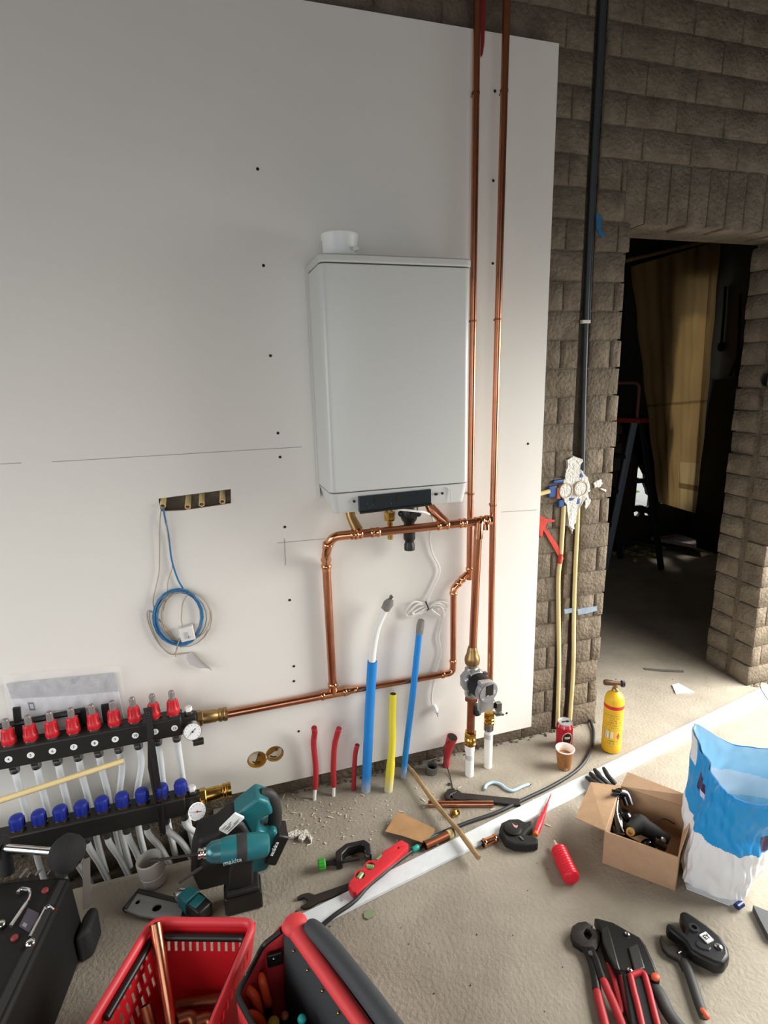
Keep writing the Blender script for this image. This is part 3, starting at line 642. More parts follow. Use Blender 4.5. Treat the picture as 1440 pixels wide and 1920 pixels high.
# ================================================================ WALL OPENINGS
for i, (x, y, l) in enumerate(((305, 949, 'cream conduit end at the left of the board slot with wires coming out'), (352, 951, 'second cream conduit stub from the left in the board slot'), (378, 946, 'third cream conduit stub from the left in the board slot'), (417, 941, 'rightmost cream conduit stub in the board slot'))):
    p = W(x, y, 1.788); t = thing('conduit_stub', l, 'conduit', p, 'conduit stubs in the board slot')
    e = Vector((p.x+.004, WY+.003, p.z+.025)); ax = p-e
    b = B(); b.lathe2([(.0068, 0), (.0088, 0), (.0088, ax.length), (.0068, ax.length)], e, ax, 18); b.out('tube', CREAM, t)
    B().lathe([(.0067, 0), (.0067, .002), (0, .002)], e+ax*.86, ax, 14).out('bore', mat('bore_brown', '#8a4022', .8), t)
t = thing('double_wall_box', 'twin round orange-brown socket boxes sunk in the board', 'socket box', W(497, 1420, 1.80))
AMB = mat('amber_box', '#b57e22', .5, var=.4, vs=30)
for i, (hx, hz_, r) in enumerate(((c1.x, c1.z, RS-.002), (c2.x+.004, c2.z, RS-.004))):
    b = B(); b.lathe2([(r-.0015, .001), (r, .001), (r, .018), (0.0005, .018), (0.0005, .0165), (r-.0015, .0165)], (hx, 1.8015, hz_), (0, 1, 0), 28); cpn = b.out('box_cup', AMB, t)
    b = B(); b.lathe([(.004, 0), (.004, .006), (0, .006)], (hx+.008, 1.8175, hz_+.006), (0, -1, 0), 8); b.out('screw', STEEL, cpn)
    B().tube([(hx-.016, 1.816, hz_-.012), (hx-.006, 1.812, hz_-.019), (hx+.006, 1.815, hz_-.021)], .0025, 6).out('wire_tail', SOFTB, cpn)
    for k in range(0): pass
    a0 = 1.2 if i == 0 else 3.6; b = B(WALLM(1.815)); b.prism([(hx+(r-.003)*math.cos(a0+k*PI/12), hz_+(r-.003)*math.sin(a0+k*PI/12)) for k in range(13)], -.001, .001); lab(b.out('box_flap', mat('box_flap', '#cfc4ae', .6), cpn), 'pale half of the box back')

# ---------------------------------------------------------------- coiled cable with little box
CB = mat('blue_cable', '#2d6f9f', .45); CG = mat('beige_cable', '#a89a84', .5)
t = thing('coiled_cable', 'coil of blue and beige thin cable with a white sensor box hanging from the slot', 'cable', W(330, 1200, 1.79))
def wp(pp, Y=1.792): return [W(x, y, (Y if len(q) == 0 else q[0])) for x, y, *q in pp]
B().tube(smoothpath(wp([(305, 950, 1.79), (308, 965, 1.785), (316, 1005), (322, 1050), (333, 1085), (343, 1103)]), 6), .0027, 8).out('blue_cable', CB, t)
B().tube(smoothpath(wp([(304, 950, 1.79), (300, 975, 1.788), (299, 1060), (296, 1085), (289, 1115), (287, 1132), (292, 1150)]), 6), .0016, 6).out('beige_cable', CG, t)
B().tube(smoothpath(wp([(307, 950, 1.79), (312, 985, 1.786), (318, 1030), (323, 1062), (315, 1090), (313, 1115), (306, 1145)]), 6), .0014, 6).out('beige_cable', CG, t)
rnd = random.Random(5)
def coil(cx, cy, rx, ry, n, r, m, nm, a0=0, ex=.06):
    pts = []
    N = int(n*20)
    for k in range(N+1):
        a = a0+2*PI*k/20; turn = k/20
        jx = 1+ex*math.sin(turn*2.4+a0); jy = 1+ex*math.cos(turn*1.7+a0)
        pts.append(W(cx+rx*jx*math.cos(a)+2*math.sin(turn*3), cy+ry*jy*math.sin(a)+2*math.cos(turn*2.1), 1.793-.0035*(1+math.sin(turn*2.2+a))-(r)))
    return B().tube(pts, r, 6).out(nm, m, t)
coil(335, 1157, 44, 50, 4.4, .0028, CB, 'blue_loop', -.9, .05)
coil(342, 1158, 50, 50, 3.2, .0016, CG, 'beige_loop', .4, .08)
coil(340, 1156, 38, 50, 2, .0015, CG, 'beige_loop', 2, .04)
B().tube(smoothpath(wp([(289, 1150), (278, 1146), (276, 1158), (285, 1185), (300, 1210), (320, 1226), (330, 1222), (331, 1205), (310, 1175), (288, 1152)]), 6), .0018, 6).out('beige_loop', CG, t)
B().tube(smoothpath(wp([(281, 1147), (280, 1160), (290, 1190), (306, 1216), (322, 1227), (345, 1225), (362, 1224), (374, 1236)]), 6), .0016, 6).out('beige_loop', CG, t)
B().tube(smoothpath(wp([(352, 1115, 1.785), (343, 1130, 1.782), (340, 1160, 1.78), (342, 1175, 1.778), (338, 1195, 1.778), (331, 1215, 1.78), (329, 1231, 1.788)]), 6), .0017, 6).out('beige_cable', CG, t)
p = W(350, 1186, 1.785); b = B(frame(p, (1, 0, .12), (0, -1, 0))); b.box(-.021, .023, -.026, .022, -.011, .011); sb = b.out('sensor_box', mat('box_white', '#dedcd8', .45), t, bev=.003)
b = B(frame(p, (1, 0, .12), (0, -1, 0))); b.box(-.006, .004, -.016, .006, .011, .0125).lathe([(.004, 0), (.004, .0015), (0, .0015)], (.006, -.012, .011), (0, 0, 1), 10); b.out('box_slot', mat('slot_grey', '#b9b7b4', .5), sb)
b = B(frame(W(340, 1184, 1.78), (.25, 0, 1), (0, -1, 0))); b.box(-.02, .012, -.006, .005, -.004, .004); b.out('cable_clamp', WHITEP, t, bev=.002)
tp = [W(x, y, 1.783) for x, y in ((350, 1226), (358, 1223), (370, 1230), (384, 1242), (396, 1254), (388, 1253), (372, 1253), (356, 1246), (350, 1236))]
b = B(WALLM(1.784)); b.prism([(p.x, p.z) for p in tp], -.0012, .0012); lab(b.out('tag', mat('clear_tag', '#c9c6c3', .3, alpha=.8), t), 'translucent tag on the cable end')
B().tube([W(366, 1226, 1.781), W(382, 1243, 1.781), W(397, 1257, 1.783)], .0013, 6).out('wire_end', CG, t)

# ================================================================ HEATING MANIFOLD
t = man = thing('heating_manifold', 'black two-beam underfloor heating manifold with red flow meters and blue caps', 'manifold', (-.42, 1.72, .1))
MB = mat('manifold_black', '#1d1c19', .5, var=.3, vs=25)
PXS = [-.635+.0568*k for k in range(9)]
UY0, UY1, UZ0, UZ1 = 1.70, 1.757, .400, .463
LY0, LY1, LZ0, LZ1 = 1.645, 1.70, .152, .215
dz = lambda x: 0
B().box(-1.0, -.158, UY0, UY1, UZ0, UZ1).out('flow_beam', MB, t, bev=.005)
B().box(-1.0, -.170, LY0, LY1, LZ0, LZ1).out('return_beam', MB, t, bev=.005)
uc, lc = (UY0+UY1)/2, (LY0+LY1)/2
def meter(x):
    b = B(); b.lathe([(.0165, 0), (.0195, .004), (.0195, .020), (.0165, .024), (.0155, .046), (.012, .050), (0, .050)], (x, uc, UZ1+.002), (0, 0, 1), 16)
    for k in range(10):
        a = k*PI/5; b.tube([(x+.0185*math.cos(a), uc+.0185*math.sin(a), UZ1+.004), (x+.0155*math.cos(a), uc+.0155*math.sin(a), UZ1+.045)], .0017, 5)
    m = b.out('flow_meter', RED, t)
    B().lathe([(.0095, 0), (.0095, .026), (.007, .031), (0, .031)], (x, uc, UZ1+.050), (0, 0, 1), 14).out('sight_glass', mat('sight_clear', '#d8cfcb', .08, trans=.75), m)
    B().tube([(x, uc, UZ1+.05), (x, uc, UZ1+.074)], .0035, 8).out('indicator', mat('pin_grey', '#55504a', .4), m)
    B().hexnut((x, uc, UZ1-.001), (0, 0, 1), .021, .005).out('seat_nut', CHROME, m)
    return m
m0 = meter(PXS[0])
for x in PXS[1:]:
    o = m0.copy(); COL.objects.link(o); o.location = m0.location+Vector((x-PXS[0], 0, 0))
    for ch in list(m0.children): d = ch.copy(); COL.objects.link(d); d.parent = o
def cap_(x):
    b = B(); b.lathe([(.0185, 0), (.0195, .003), (.0195, .030), (.017, .037), (.009, .041), (0, .042)], (x, lc, LZ1+.006), (0, 0, 1), 18)
    for k in range(14):
        a = k*PI/7; b.tube([(x+.0192*math.cos(a), lc+.0192*math.sin(a), LZ1+.009), (x+.0192*math.cos(a), lc+.0192*math.sin(a), LZ1+.036)], .0014, 5)
    m = b.out('valve_cap', mat('cap_blue', '#1f2f8c', .4), t)
    B().hexnut((x, lc, LZ1-.001), (0, 0, 1), .021, .008).out('seat_nut', BRASS2, m); return m
k0 = cap_(PXS[0])
for x in PXS[1:]:
    o = k0.copy(); COL.objects.link(o); o.location = k0.location+Vector((x-PXS[0], 0, 0))
    for ch in list(k0.children): d = ch.copy(); COL.objects.link(d); d.parent = o
STK = mat('sticker_white', '#f2f2ef', .5); INK = mat('ink', '#2a2a2a', .6)
for k, x in enumerate(PXS):
    s = B().lathe([(.0098, 0), (.0098, .0008), (0, .0008)], (x, UY0, .431), (0, -1, 0), 20).out('number_sticker', STK, t)
    text(str(4+k), .0115, wallframe((x, UY0-.0011, .431)), INK, s, 'numeral')
def port(x, yc, z, nm):
    b = B(); b.hexnut((x, yc, z-.016), (0, 0, 1), .017, .016).lathe([(.0125, 0), (.0135, .004), (.0135, .012), (.0125, .016)], (x, yc, z-.032), (0, 0, 1), 14); return b.out(nm, STEEL, t)
p0_ = port(PXS[0], uc, UZ0, 'port_nut'); p1_ = port(PXS[0], lc, LZ0, 'port_nut')
for x in PXS[1:]:
    for q0 in (p0_, p1_): o = q0.copy(); COL.objects.link(o); o.location = q0.location+Vector((x-PXS[0], 0, 0))
def gauge(p, ax, r, needle, ang, dl):
    ax = Vector(ax).normalized(); fm = frame(p, Vector((0, 0, 1)).cross(-ax)*-1 if False else ax.cross(Vector((0, 0, 1)))*-1, ax)
    b = B(fm); b.lathe([(r*.5, -.03), (r*.55, -.024), (r, -.02), (r, 0), (r*1.03, .001), (r*1.03, .004), (r*.95, .004)], (0, 0, 0), (0, 0, 1), 32); g = b.out('gauge', CHROME, t)
    b = B(fm); b.lathe([(r*.95, .0030), (r*.95, .0042), (0, .0042)], (0, 0, 0), (0, 0, 1), 32); b.out('gauge_face', mat('gauge_white', '#eceeee', .35), g)
    b = B(fm)
    for k in range(11):
        a = math.radians(225-27*k); c_, s_ = math.cos(a), math.sin(a); b.prism([(r*.72*c_-.0004*s_, r*.72*s_+.0004*c_), (r*.86*c_-.0004*s_, r*.86*s_+.0004*c_), (r*.86*c_+.0004*s_, r*.86*s_-.0004*c_), (r*.72*c_+.0004*s_, r*.72*s_-.0004*c_)], .0040, .0046)
    b.out('gauge_scale', INK, g)
    b = B(fm); a = math.radians(ang); c_, s_ = math.cos(a), math.sin(a); n = .0009
    b.prism([(-r*.5*c_-n*s_, -r*.5*s_+n*c_), (r*.75*c_, r*.75*s_), (-r*.5*c_+n*s_, -r*.5*s_-n*c_)], .0046, .0056); b.lathe([(.003, .0046), (.003, .0065), (0, .0065)], (0, 0, 0), (0, 0, 1), 10); b.out('gauge_needle', needle, g)
    return g
gauge(W(361, 1371, 1.672), (.05, -1, .18), .0265, INK, 222, 0)
gauge(W(370, 1521, 1.640), (.05, -1, .45), .0265, mat('needle_red', '#b02020', .5), 170, 0)
# end pieces: vents, drain cocks, brass unions
b = B(); b.box(-.165, -.115, 1.712, 1.748, .41, .452); b.lathe([(.014, 0), (.014, .012), (.010, .016)], (-.136, 1.73, .45), (0, 0, 1), 14); b.out('end_piece', DARKST, t, bev=.003)
B().hexnut((-.136, 1.73, .464), (0, 0, 1), .0115, .014).out('vent_plug', WHITEP, t)
b = B(); b.tube([(-.132, 1.705, .415), (-.125, 1.695, .385), (-.118, 1.69, .375)], [.009, .011, .010]); b.box(-.13, -.098, 1.675, 1.695, .369, .385); b.out('drain_cock', DARKST, t, bev=.003)
b = B(); b.box(-.175, -.128, 1.655, 1.69, .162, .205); b.lathe([(.014, 0), (.014, .010), (.010, .014)], (-.148, 1.672, .205), (0, 0, 1), 14); b.out('end_piece', DARKST, t, bev=.003)
B().hexnut((-.148, 1.672, .218), (0, 0, 1), .012, .014).out('vent_plug', WHITEP, t)
b = B(); b.tube([(-.14, 1.65, .165), (-.128, 1.64, .14), (-.118, 1.635, .132)], [.009, .011, .010]); b.box(-.128, -.105, 1.625, 1.645, .125, .14); b.out('drain_cock', DARKST, t, bev=.003)
def union(o, ax, L, s=1.0):
    b = B(); b.hexnut(o, ax, .027*s, .02*s).lathe([(.021*s, .018*s), (.022*s, .022*s), (.022*s, L*.62), (.0195*s, L*.66), (.0195*s, L*.72), (.0235*s, L*.76), (.0235*s, L*.82), (.020*s, L*.86), (.0235*s, L*.9), (.0235*s, L), (.017*s, L)], o, ax, 22); return b
union(Vector((-.118, 1.742, .424)), (1, .18, -.14), .098, .95).out('brass_union', BRASS2, t)
union(Vector((-.128, 1.675, .183)), (1, .05, .02), .098, 1.0).out('brass_union', BRASS, t)
# brackets
b = B(); b.prism([(-.262, .52), (-.236, .52), (-.238, .49), (-.242, .40), (-.238, .33), (-.232, .20), (-.236, .11), (-.248, .10), (-.254, .115), (-.256, .20), (-.268, .33), (-.262, .40), (-.258, .48)], 0, .006)
b.M = Matrix(); 
for v in b.bm.verts: x, z, d = v.co; v.co = (x, (UY0-.008 if z > .39 else (UY0-.008-(.39-z)/.19*(UY0-LY0) if z > .2 else LY0-.008))+d, z)
br_ = b.out('bracket', BLACK, t, bev=.0015)
for z, y in ((.505, UY0-.009), (.41, UY0-.009), (.112, LY0-.009)): B().lathe2([(.003, 0), (.006, 0), (.006, .003), (.003, .003)], (-.249, y, z), (0, -1, 0), 12).out('bolt_eye', STEEL, br_)
B().box(-.258, -.24, UY1, 1.799, .42, .45).out('wall_foot', BLACK, t); B().box(-.258, -.24, LY1, 1.799, .17, .20).out('wall_foot', BLACK, t)
b = B(); p, r = W(0, 1362, 1.768), W(152, 1333, 1.768); b.tube([p+Vector((-.1, 0, .0)), p, r], .0095, 8); b.out('rear_rail', BLACK, t)
for x, ya, yb, w in ((31, 1326, 1392, .010), (152, 1328, 1372, .011), (197, 1320, 1358, .012)):
    p, r = W(x, ya, 1.766), W(x+6, yb, 1.764); b = B(frame(p, r-p, (0, -1, 0))); b.box(0, (r-p).length, -w, w, -.005, .005); b.out('upright', BLACK, t, bev=.002)

# white heating hoses
HG = 'white hoses under the manifold'; NW = {4: 'four', 5: 'five', 6: 'six', 7: 'seven', 8: 'eight', 9: 'nine', 10: 'ten', 11: 'eleven', 12: 'twelve'}
for k, x in enumerate(PXS):
    n = 4+k; sl = (.0, .0, .0, .004, .006, -.035, -.04, -.006, .0)[k]
    pts = smoothpath([(x, uc, UZ0-.02), (x+.001, uc+.004, .31), (x+sl*.8, 1.757, .17), (x+sl, 1.765, .04), (x+sl+.01, 1.765, -.095)], 6)
    tag(B().tube(pts, .0098, 14).out('heating_hose', HOSE), 'white hose hanging from the upper beam under the sticker numbered ' + NW[n], 'hose', HG)
for k, x in enumerate(PXS):
    if k < 2: continue
    n = 4+k; e = (0, 0, .03, .025, .03, .02, .045, .06, .07)[k]
    pts = smoothpath([(x, lc, LZ0-.025), (x+.003, lc+.003, .09), (x+e*.6, lc+.028, .01), (x+e, lc+.06, -.095)], 6)
    tag(B().tube(pts, .0098, 14).out('heating_hose', HOSE), 'white hose curving into the floor slot below the lower beam, in line with sticker ' + NW[n], 'hose', HG)
# cream stick in front of the hoses
p, r = W(-40, 1514, 1.632), W(232, 1426, 1.688)
tag(B().tube([p, r], .0085, 12).out('conduit_stick', CREAM), 'cream plastic conduit length leaning slanted across the white hoses', 'conduit')
# manual in its clear bag
t = thing('bagged_manual', 'printed manual in a clear plastic bag standing behind the red flow meters', 'manual', W(120, 1370, 1.785))
a, b_, c, d = W(12, 1282, 1.792), W(215, 1262, 1.792), W(233, 1346, 1.792), W(34, 1352, 1.792)
def pg(u, v):
    p = a.lerp(b_, u).lerp(d.lerp(c, u), v); p.y += .002*math.sin(u*7+v*3); return p
rnd = random.Random(2); blocks = [(rnd.random(), rnd.random(), rnd.uniform(.03, .12)) for _ in range(26)]
def pc_(u, v):
    if .13 < u < .185 and .52 < v < .72:
        if not (.14 < u < .175 and .56 < v < .68): return '#333333'
    n = noise.noise(Vector((u*14, v*5, 3))); n2 = noise.noise(Vector((u*60, v*28, 9)))
    g = 205 if v > .42 else 168
    g += int(22*n+ (18*n2 if v < .5 else 6*n2))
    if v > .74 and .3 < u < .75 and int(v*60) % 3 == 0 and n2 > -.1: g -= 45
    g = max(60, min(235, g)); return '#%02x%02x%02x' % (g, g, g+4)
surf('paper', pg, 90, 44, mat('paper_attr', '#ffffff', .7, attr=True), t, pc_, thick=.002)
a2, b2, c2_, d2 = W(3, 1268, 1.786), W(226, 1247, 1.786), W(243, 1352, 1.784), W(22, 1372, 1.784)
def bagf(u, v):
    p = a2.lerp(b2, u).lerp(d2.lerp(c2_, u), v); p.y += .003*math.sin(u*11+v*5)*math.sin(v*9)+.002*math.sin(u*31+v*13); return p
surf('clear_bag', bagf, 60, 30, mat('bag_film', '#ffffff', .12, alpha=.22, spec=.8), t)
# spare clear gauges behind
t = thing('spare_sight_glass', 'pair of clear spare sight glasses standing behind meter eight of the manifold', 'sight glass', W(175, 1340, 1.768))
for x in (168, 180): p = W(x, 1345, 1.765); B().lathe([(.0085, 0), (.0085, .035), (.006, .042), (0, .042)], p-Vector((0, 0, .012)), (0, 0, 1), 12).out('tube', CLEAR, t)

# ================================================================ TUBES OUT OF THE FLOOR
def bore(p, ax, r, parent, m=DARK): return B().lathe([(r, 0), (r, .001), (0, .001)], p, ax, 16).out('bore', m, parent)
def stub(name, label, cat, pts, r, m, group, core=None, seg=16, ringed=False):
    t = thing(name, label, cat, (pts[0][0], pts[0][1], 0), group)
    path = smoothpath(pts, 8); rr = r
    if ringed:
        q = []
        for i in range(len(path)-1):
            for j in range(3): q.append(Vector(path[i]).lerp(Vector(path[i+1]), j/3))
        path = q+[path[-1]]; rr = [r*(1.0 if i % 2 else .93) for i in range(len(path))]
    B().tube(path, rr, seg).out('tube', m, t, ang=70)
    ax = (Vector(path[-1])-Vector(path[-2])).normalized(); bore(Vector(path[-1]), ax, r*.78, t, mat('bore_'+m.name, '#%s' % ('7d1119' if m == REDP else '25231f'), .8))
    return t
RG = 'red tubes out of the floor'
P = lambda x, y, Y: tuple(W(x, y, Y))
t = stub('red_floor_tube', 'red ribbed tube with a white core at its foot, leftmost of the floor tubes', 'tube', [P(591, 1478, 1.768), P(592, 1440, 1.768), P(588, 1395, 1.763), P(590, 1374, 1.75), P(589, 1365, 1.735)], .0103, REDP, RG, ringed=True)
B().tube([F(589, 1500)+Vector((0, 0, -.01)), P(591, 1476, 1.768)], .0062, 12).out('core_pipe', WHITEP, t)
t = stub('red_floor_tube', 'red ribbed tube with a white core leaning right, second from the left', 'tube', [P(626, 1474, 1.766), P(625, 1440, 1.766), P(627, 1400, 1.762), P(632, 1378, 1.75), P(636, 1366, 1.738)], .0103, REDP, RG, ringed=True)
B().tube([F(625, 1493)+Vector((0, 0, -.01)), P(626, 1474, 1.766)], .0062, 12).out('core_pipe', WHITEP, t)
t = stub('red_floor_tube', 'short dusty red ribbed tube beside the tall blue tube', 'tube', [P(663, 1484, 1.767), P(664, 1450, 1.767), P(666, 1415, 1.764), P(670, 1397, 1.752)], .0088, REDP, RG, ringed=True)
t = stub('blue_water_tube', 'tall thick blue tube with a white pipe bending out of its top', 'tube', [P(686, 1486, 1.747), P(689, 1420, 1.747), P(693, 1330, 1.747), P(698, 1240, 1.745)], .0175, BLUEP, 'blue tubes out of the floor')
pw = smoothpath([P(697, 1250, 1.745), P(700, 1215, 1.745), P(708, 1175, 1.743), P(724, 1140, 1.738)], 7); B().tube(pw, .0125, 16).out('inner_pipe', WHITEP, t)
def tapecap(path, r, parent):
    b = B(); b.tube(path, r, 12)
    for v in b.bm.verts: v.co += noise.noise_vector(v.co*60)*.004
    b.out('tape_wrap', TAPE, parent)
pe = Vector(pw[-1]); ax = (Vector(pw[-1])-Vector(pw[-3])).normalized(); tapecap([pe-ax*.008, pe+ax*.02, pe+ax*.034], [.0145, .0165, .012], t)
for s in (-1, 1, .3):
    b = B(); q = pe+ax*(.03 if s != -1 else .012); b.face([b.v(q+Vector((.002, 0, 0))), b.v(q+Vector((.012*s, -.004, .012))), b.v(q+Vector((.006*s, .004, .020))), b.v(q+Vector((-.004, .004, .002)))]); b.out('tape_flap', TAPE, t)
t = stub('yellow_gas_tube', 'yellow gas tube with a kink, between the two blue tubes', 'tube', [P(728, 1484, 1.72), P(732, 1440, 1.72), P(736, 1390, 1.725), P(736, 1350, 1.738), P(737, 1301, 1.745)], .013, YELP, None)
for o in t.children:
    if o.name.startswith('tube'):
        for v in o.data.vertices:
            z = v.co.z
            k = 1.22 if z < .11 else (1.22-.22*min(1, (z-.11)/.02)); c = min((Vector(p) for p in smoothpath([P(728, 1484, 1.72), P(732, 1440, 1.72), P(736, 1390, 1.725), P(736, 1350, 1.738), P(737, 1301, 1.745)], 8)), key=lambda p: (p.z-z)**2)-wloc(t)
            v.co.x = c.x+(v.co.x-c.x)*k; v.co.y = c.y+(v.co.y-c.y)*k
t = stub('blue_water_tube', 'slimmer tall blue tube with grey tape round its tip, right of the yellow one', 'tube', [P(756, 1456, 1.765), P(762, 1400, 1.758), P(774, 1300, 1.742), P(786, 1186, 1.745)], .0115, BLUEP, 'blue tubes out of the floor')
tapecap([W(786, 1188, 1.745), W(788, 1172, 1.744), W(790, 1163, 1.744)], [.0125, .0135, .0120], t)
t = thing('red_wide_duct', 'short wide red duct with black bore leaning out of the floor', 'duct', F(836, 1437))
pts = [F(836, 1438)-Vector((0, 0, .01)), W(838, 1420, 1.782), W(842, 1400, 1.778), W(848, 1382, 1.768)]
B().tube(smoothpath(pts, 5), [.0125]*5+[.0125+.0009*k for k in range(11)], 18).out('duct', REDP, t); ax = pts[-1]-pts[-2]; bore(pts[-1], ax, .019, t)
B().tube(smoothpath([pts[-1]+Vector((.012, -.012, 0)), W(832, 1400, 1.755), W(838, 1435, 1.75), F(845, 1460, .002), F(849, 1480, .003)], 6), .0016, 6).out('pull_wire', SOFTB, t)
t = thing('grey_pipe_socket', 'low grey round pipe socket in the floor beside the red duct', 'pipe', F(808, 1448))
p = F(808, 1448); b = B(); b.lathe2([(.019, -.01), (.0235, -.01), (.0225, .02), (.024, .022), (.024, .032), (.019, .032)], p, (.1, -.1, 1), 22); b.out('socket', mat('socket_grey', '#5a5854', .6), t); bore(p+Vector((0, 0, .008)), (0, 0, 1), .019, t)

# ================================================================ ELECTRICS ON THE BLOCK WALL
t = thing('plastered_box', 'twin round electrical box set in white plaster on the block wall', 'electrical box', W(1076, 915, WY))
b = B(); Y = WY-.008
def blob(pxs, z0, z1, nm, m=PLASTER, jit=.006):
    pts = [W(x, y, WY) for x, y in pxs]; bb = B(WALLM(WY)); bb.prism([(p.x, p.z) for p in pts], z0, z1)
    bmesh.ops.triangulate(bb.bm, faces=bb.bm.faces[:]); bmesh.ops.subdivide_edges(bb.bm, edges=bb.bm.edges[:], cuts=2, use_grid_fill=True)
    return bb.out(nm, m, t, jit=jit)
def rag(pxs, a=4):
    out = []
    for i, (x, y) in enumerate(pxs):
        x2, y2 = pxs[(i+1) % len(pxs)]
        for k in range(4): out.append((x+(x2-x)*k/4+random.uniform(-a, a)*(k > 0), y+(y2-y)*k/4+random.uniform(-a, a)*(k > 0)))
    return out
blob(rag([(1060, 862), (1075, 855), (1087, 862), (1086, 885), (1098, 895), (1104, 915), (1098, 932), (1088, 938), (1080, 960), (1074, 990), (1064, 985), (1060, 945), (1053, 935), (1054, 905), (1060, 895), (1058, 880)], 2.5), -.012, .014, 'plaster')
for pxs in ([(1112, 905), (1124, 898), (1130, 905), (1122, 912), (1114, 915)], [(1096, 940), (1102, 930), (1106, 938), (1098, 955)], [(1124, 915), (1136, 918), (1134, 922)], [(1070, 990), (1073, 985), (1072, 1000)]): blob(rag(pxs, 1.5), -.006, .006, 'plaster_splash', jit=.003)
for i, (x, y) in enumerate(((1062, 920), (1090, 916))):
    p = W(x, y, WY-.018)
    b = B(); b.lathe2([(.026, 0), (.030, 0), (.030, .03), (.026, .03)], p, (0, 1, 0), 28); r_ = b.out('box_ring', mat('ring_grey', '#b7a995', .6), t)
    B().lathe([(.026, 0), (.025, -.002), (0, -.003)], p+Vector((0, .004, 0)), (0, 1, 0), 24).out('plaster_fill', PLASTER, r_)
BL_ = mat('box_blue', '#244a86', .5)
for x, y, w, h in ((1037, 922, .017, .022), (1053, 944, .012, .014), (1084, 940, .012, .012), (1091, 889, .009, .014), (1073, 936, .016, .006), (1047, 903, .02, .006)):
    p = W(x, y, WY-.012); b = B(); b.box(p.x-w, p.x+w, p.y, WY+.005, p.z-h, p.z+h); b.out('conduit_coupler', BL_, t, bev=.003)
p = W(1048, 925, WY-.016); b = B(); b.box(p.x-.008, p.x+.008, p.y, WY, p.z-.022, p.z+.022); b.out('box_side', mat('terracotta', '#a5572f', .7), t, bev=.002)
B().tube([W(1008, 927, WY-.01), W(1030, 921, WY-.012)], .0085, 12).out('conduit_tail', CREAM, t)
def wconduit(lbl, pxs, r, m, name, Y, g):
    pts = smoothpath([W(x, y, Y) for x, y in pxs], 5); t = thing(name, lbl, 'conduit', pts[-1], g); B().tube(pts, r, 12).out('tube', m, t); return t, pts
t, pts = wconduit('left cream conduit dropping from the plastered box, red spray across it', [(1057, 948), (1054, 1000), (1051, 1045), (1047, 1080), (1047, 1150), (1048, 1250), (1046, 1330), (1045, 1362)], .0088, CREAM, 'wall_conduit', WY-.004, 'cream conduits on the block wall')
b = B(); b.tube([W(1051.5, 1038, WY-.004), W(1049.3, 1056, WY-.004)], .0093, 12); b.out('red_spray_band', RSP, t)
wconduit('right cream conduit dropping from the plastered box beside the doorway', [(1084, 945), (1082, 1000), (1079, 1060), (1076, 1150), (1075, 1250), (1070, 1330), (1068, 1360)], .0082, CREAM, 'wall_conduit', WY-.004, 'cream conduits on the block wall')
DKC = mat('dark_conduit', '#33393c', .5)
t, pts = wconduit('dark conduit pair running down the chase left of the doorway', [(1131, -60), (1127, 40), (1118, 200), (1110, 350), (1103, 500), (1099, 603), (1095, 740), (1092, 886)], .0085, DKC, 'chased_conduit', WY+.002, None)
B().tube([q+Vector((.014, .004, 0)) for q in pts[:26]], .006, 10).out('second_tube', DKC, t)
pp = XP(1438, 712, DR-.006); t2 = thing('round_wall_box', 'dark round box sunk in the reveal of the doorway pier', 'electrical box', pp)
B().lathe2([(.026, 0), (.030, 0), (.030, .02), (.026, .02)], pp, (1, 0, 0), 24).out('ring', SOFTB, t2); B().lathe([(.027, .012), (.027, .014), (0, .014)], pp, (1, 0, 0), 20).out('back', DARK, t2)
p = W(1098, 603, WY-.006); b = B(); b.box(p.x-.016, p.x+.018, p.y-.006, p.y+.012, p.z-.006, p.z+.006); b.out('clip', mat('clip_white', '#cfcbc2', .5), t, bev=.002)

# ================================================================ ON THE FLOOR, NEAR THE WALL
# gas cylinder
g = F(1145, 1404); gx, gy = g.x, g.y
GY = mat('cylinder_yellow', '#e6b61c', .35)
t = thing('gas_cylinder', 'yellow torch gas cylinder with a red band standing by the doorway', 'gas cylinder', (gx, gy, 0))
B().lathe([(.030, 0), (.036, .004), (.0375, .012), (.0375, .215), (.036, .232), (.030, .247), (.018, .256), (.014, .262), (0, .262)], (gx, gy, 0), (0, 0, 1), 36).out('bottle', GY, t)
B().lathe2([(.0374, 0), (.0381, 0), (.0381, .014), (.0374, .014)], (gx, gy, .196), (0, 0, 1), 36).out('red_band', mat('band_red', '#c5242c', .4), t)
def lp(u, v):
    a = math.radians(150+175*u); return Vector((gx+.0378*math.cos(a), gy+.0378*math.sin(a), .03+.16*v))
rnd = random.Random(11); tl_ = [rnd.random() for _ in range(400)]
def lc(u, v):
    if .60 < u < .74 and abs(u-.67)/.07+abs(v-.32)/.11 < 1: return '#c23a1c'
    if .18 < u < .27 and .22 < v < .46: return '#5b5a60' if int(u*160) % 2 else '#e6e2d8'
    if .30 < u < .50 and .26 < v < .44: return '#e9dcae' if tl_[int(u*70)*9 % 400] > .3 else '#8d7a2a'
    row_ = int(v*30)
    if row_ % 2 == 0 and .45 < v < .95 and .15 < u < .85 and tl_[(row_*37+int(u*44)) % 400] > .55: return '#b08f1c' if v < .68 or v > .72 else '#6f5a12'
    if .06 < v < .2 and row_ % 2 and .3 < u < .85 and tl_[(row_*31+int(u*30)) % 400] > .5: return '#a4871c'
    return '#dbb026'
surf('label', lp, 110, 90, PAINTM, t, lc)
tp = Vector((gx, gy, .262)); ax = Vector((.95, -.3, -.12)).normalized()
b = B(); b.lathe([(.014, 0), (.012, .010), (.008, .014), (.008, .03)], tp, (0, 0, 1), 16); b.out('valve', BRASS2, t)
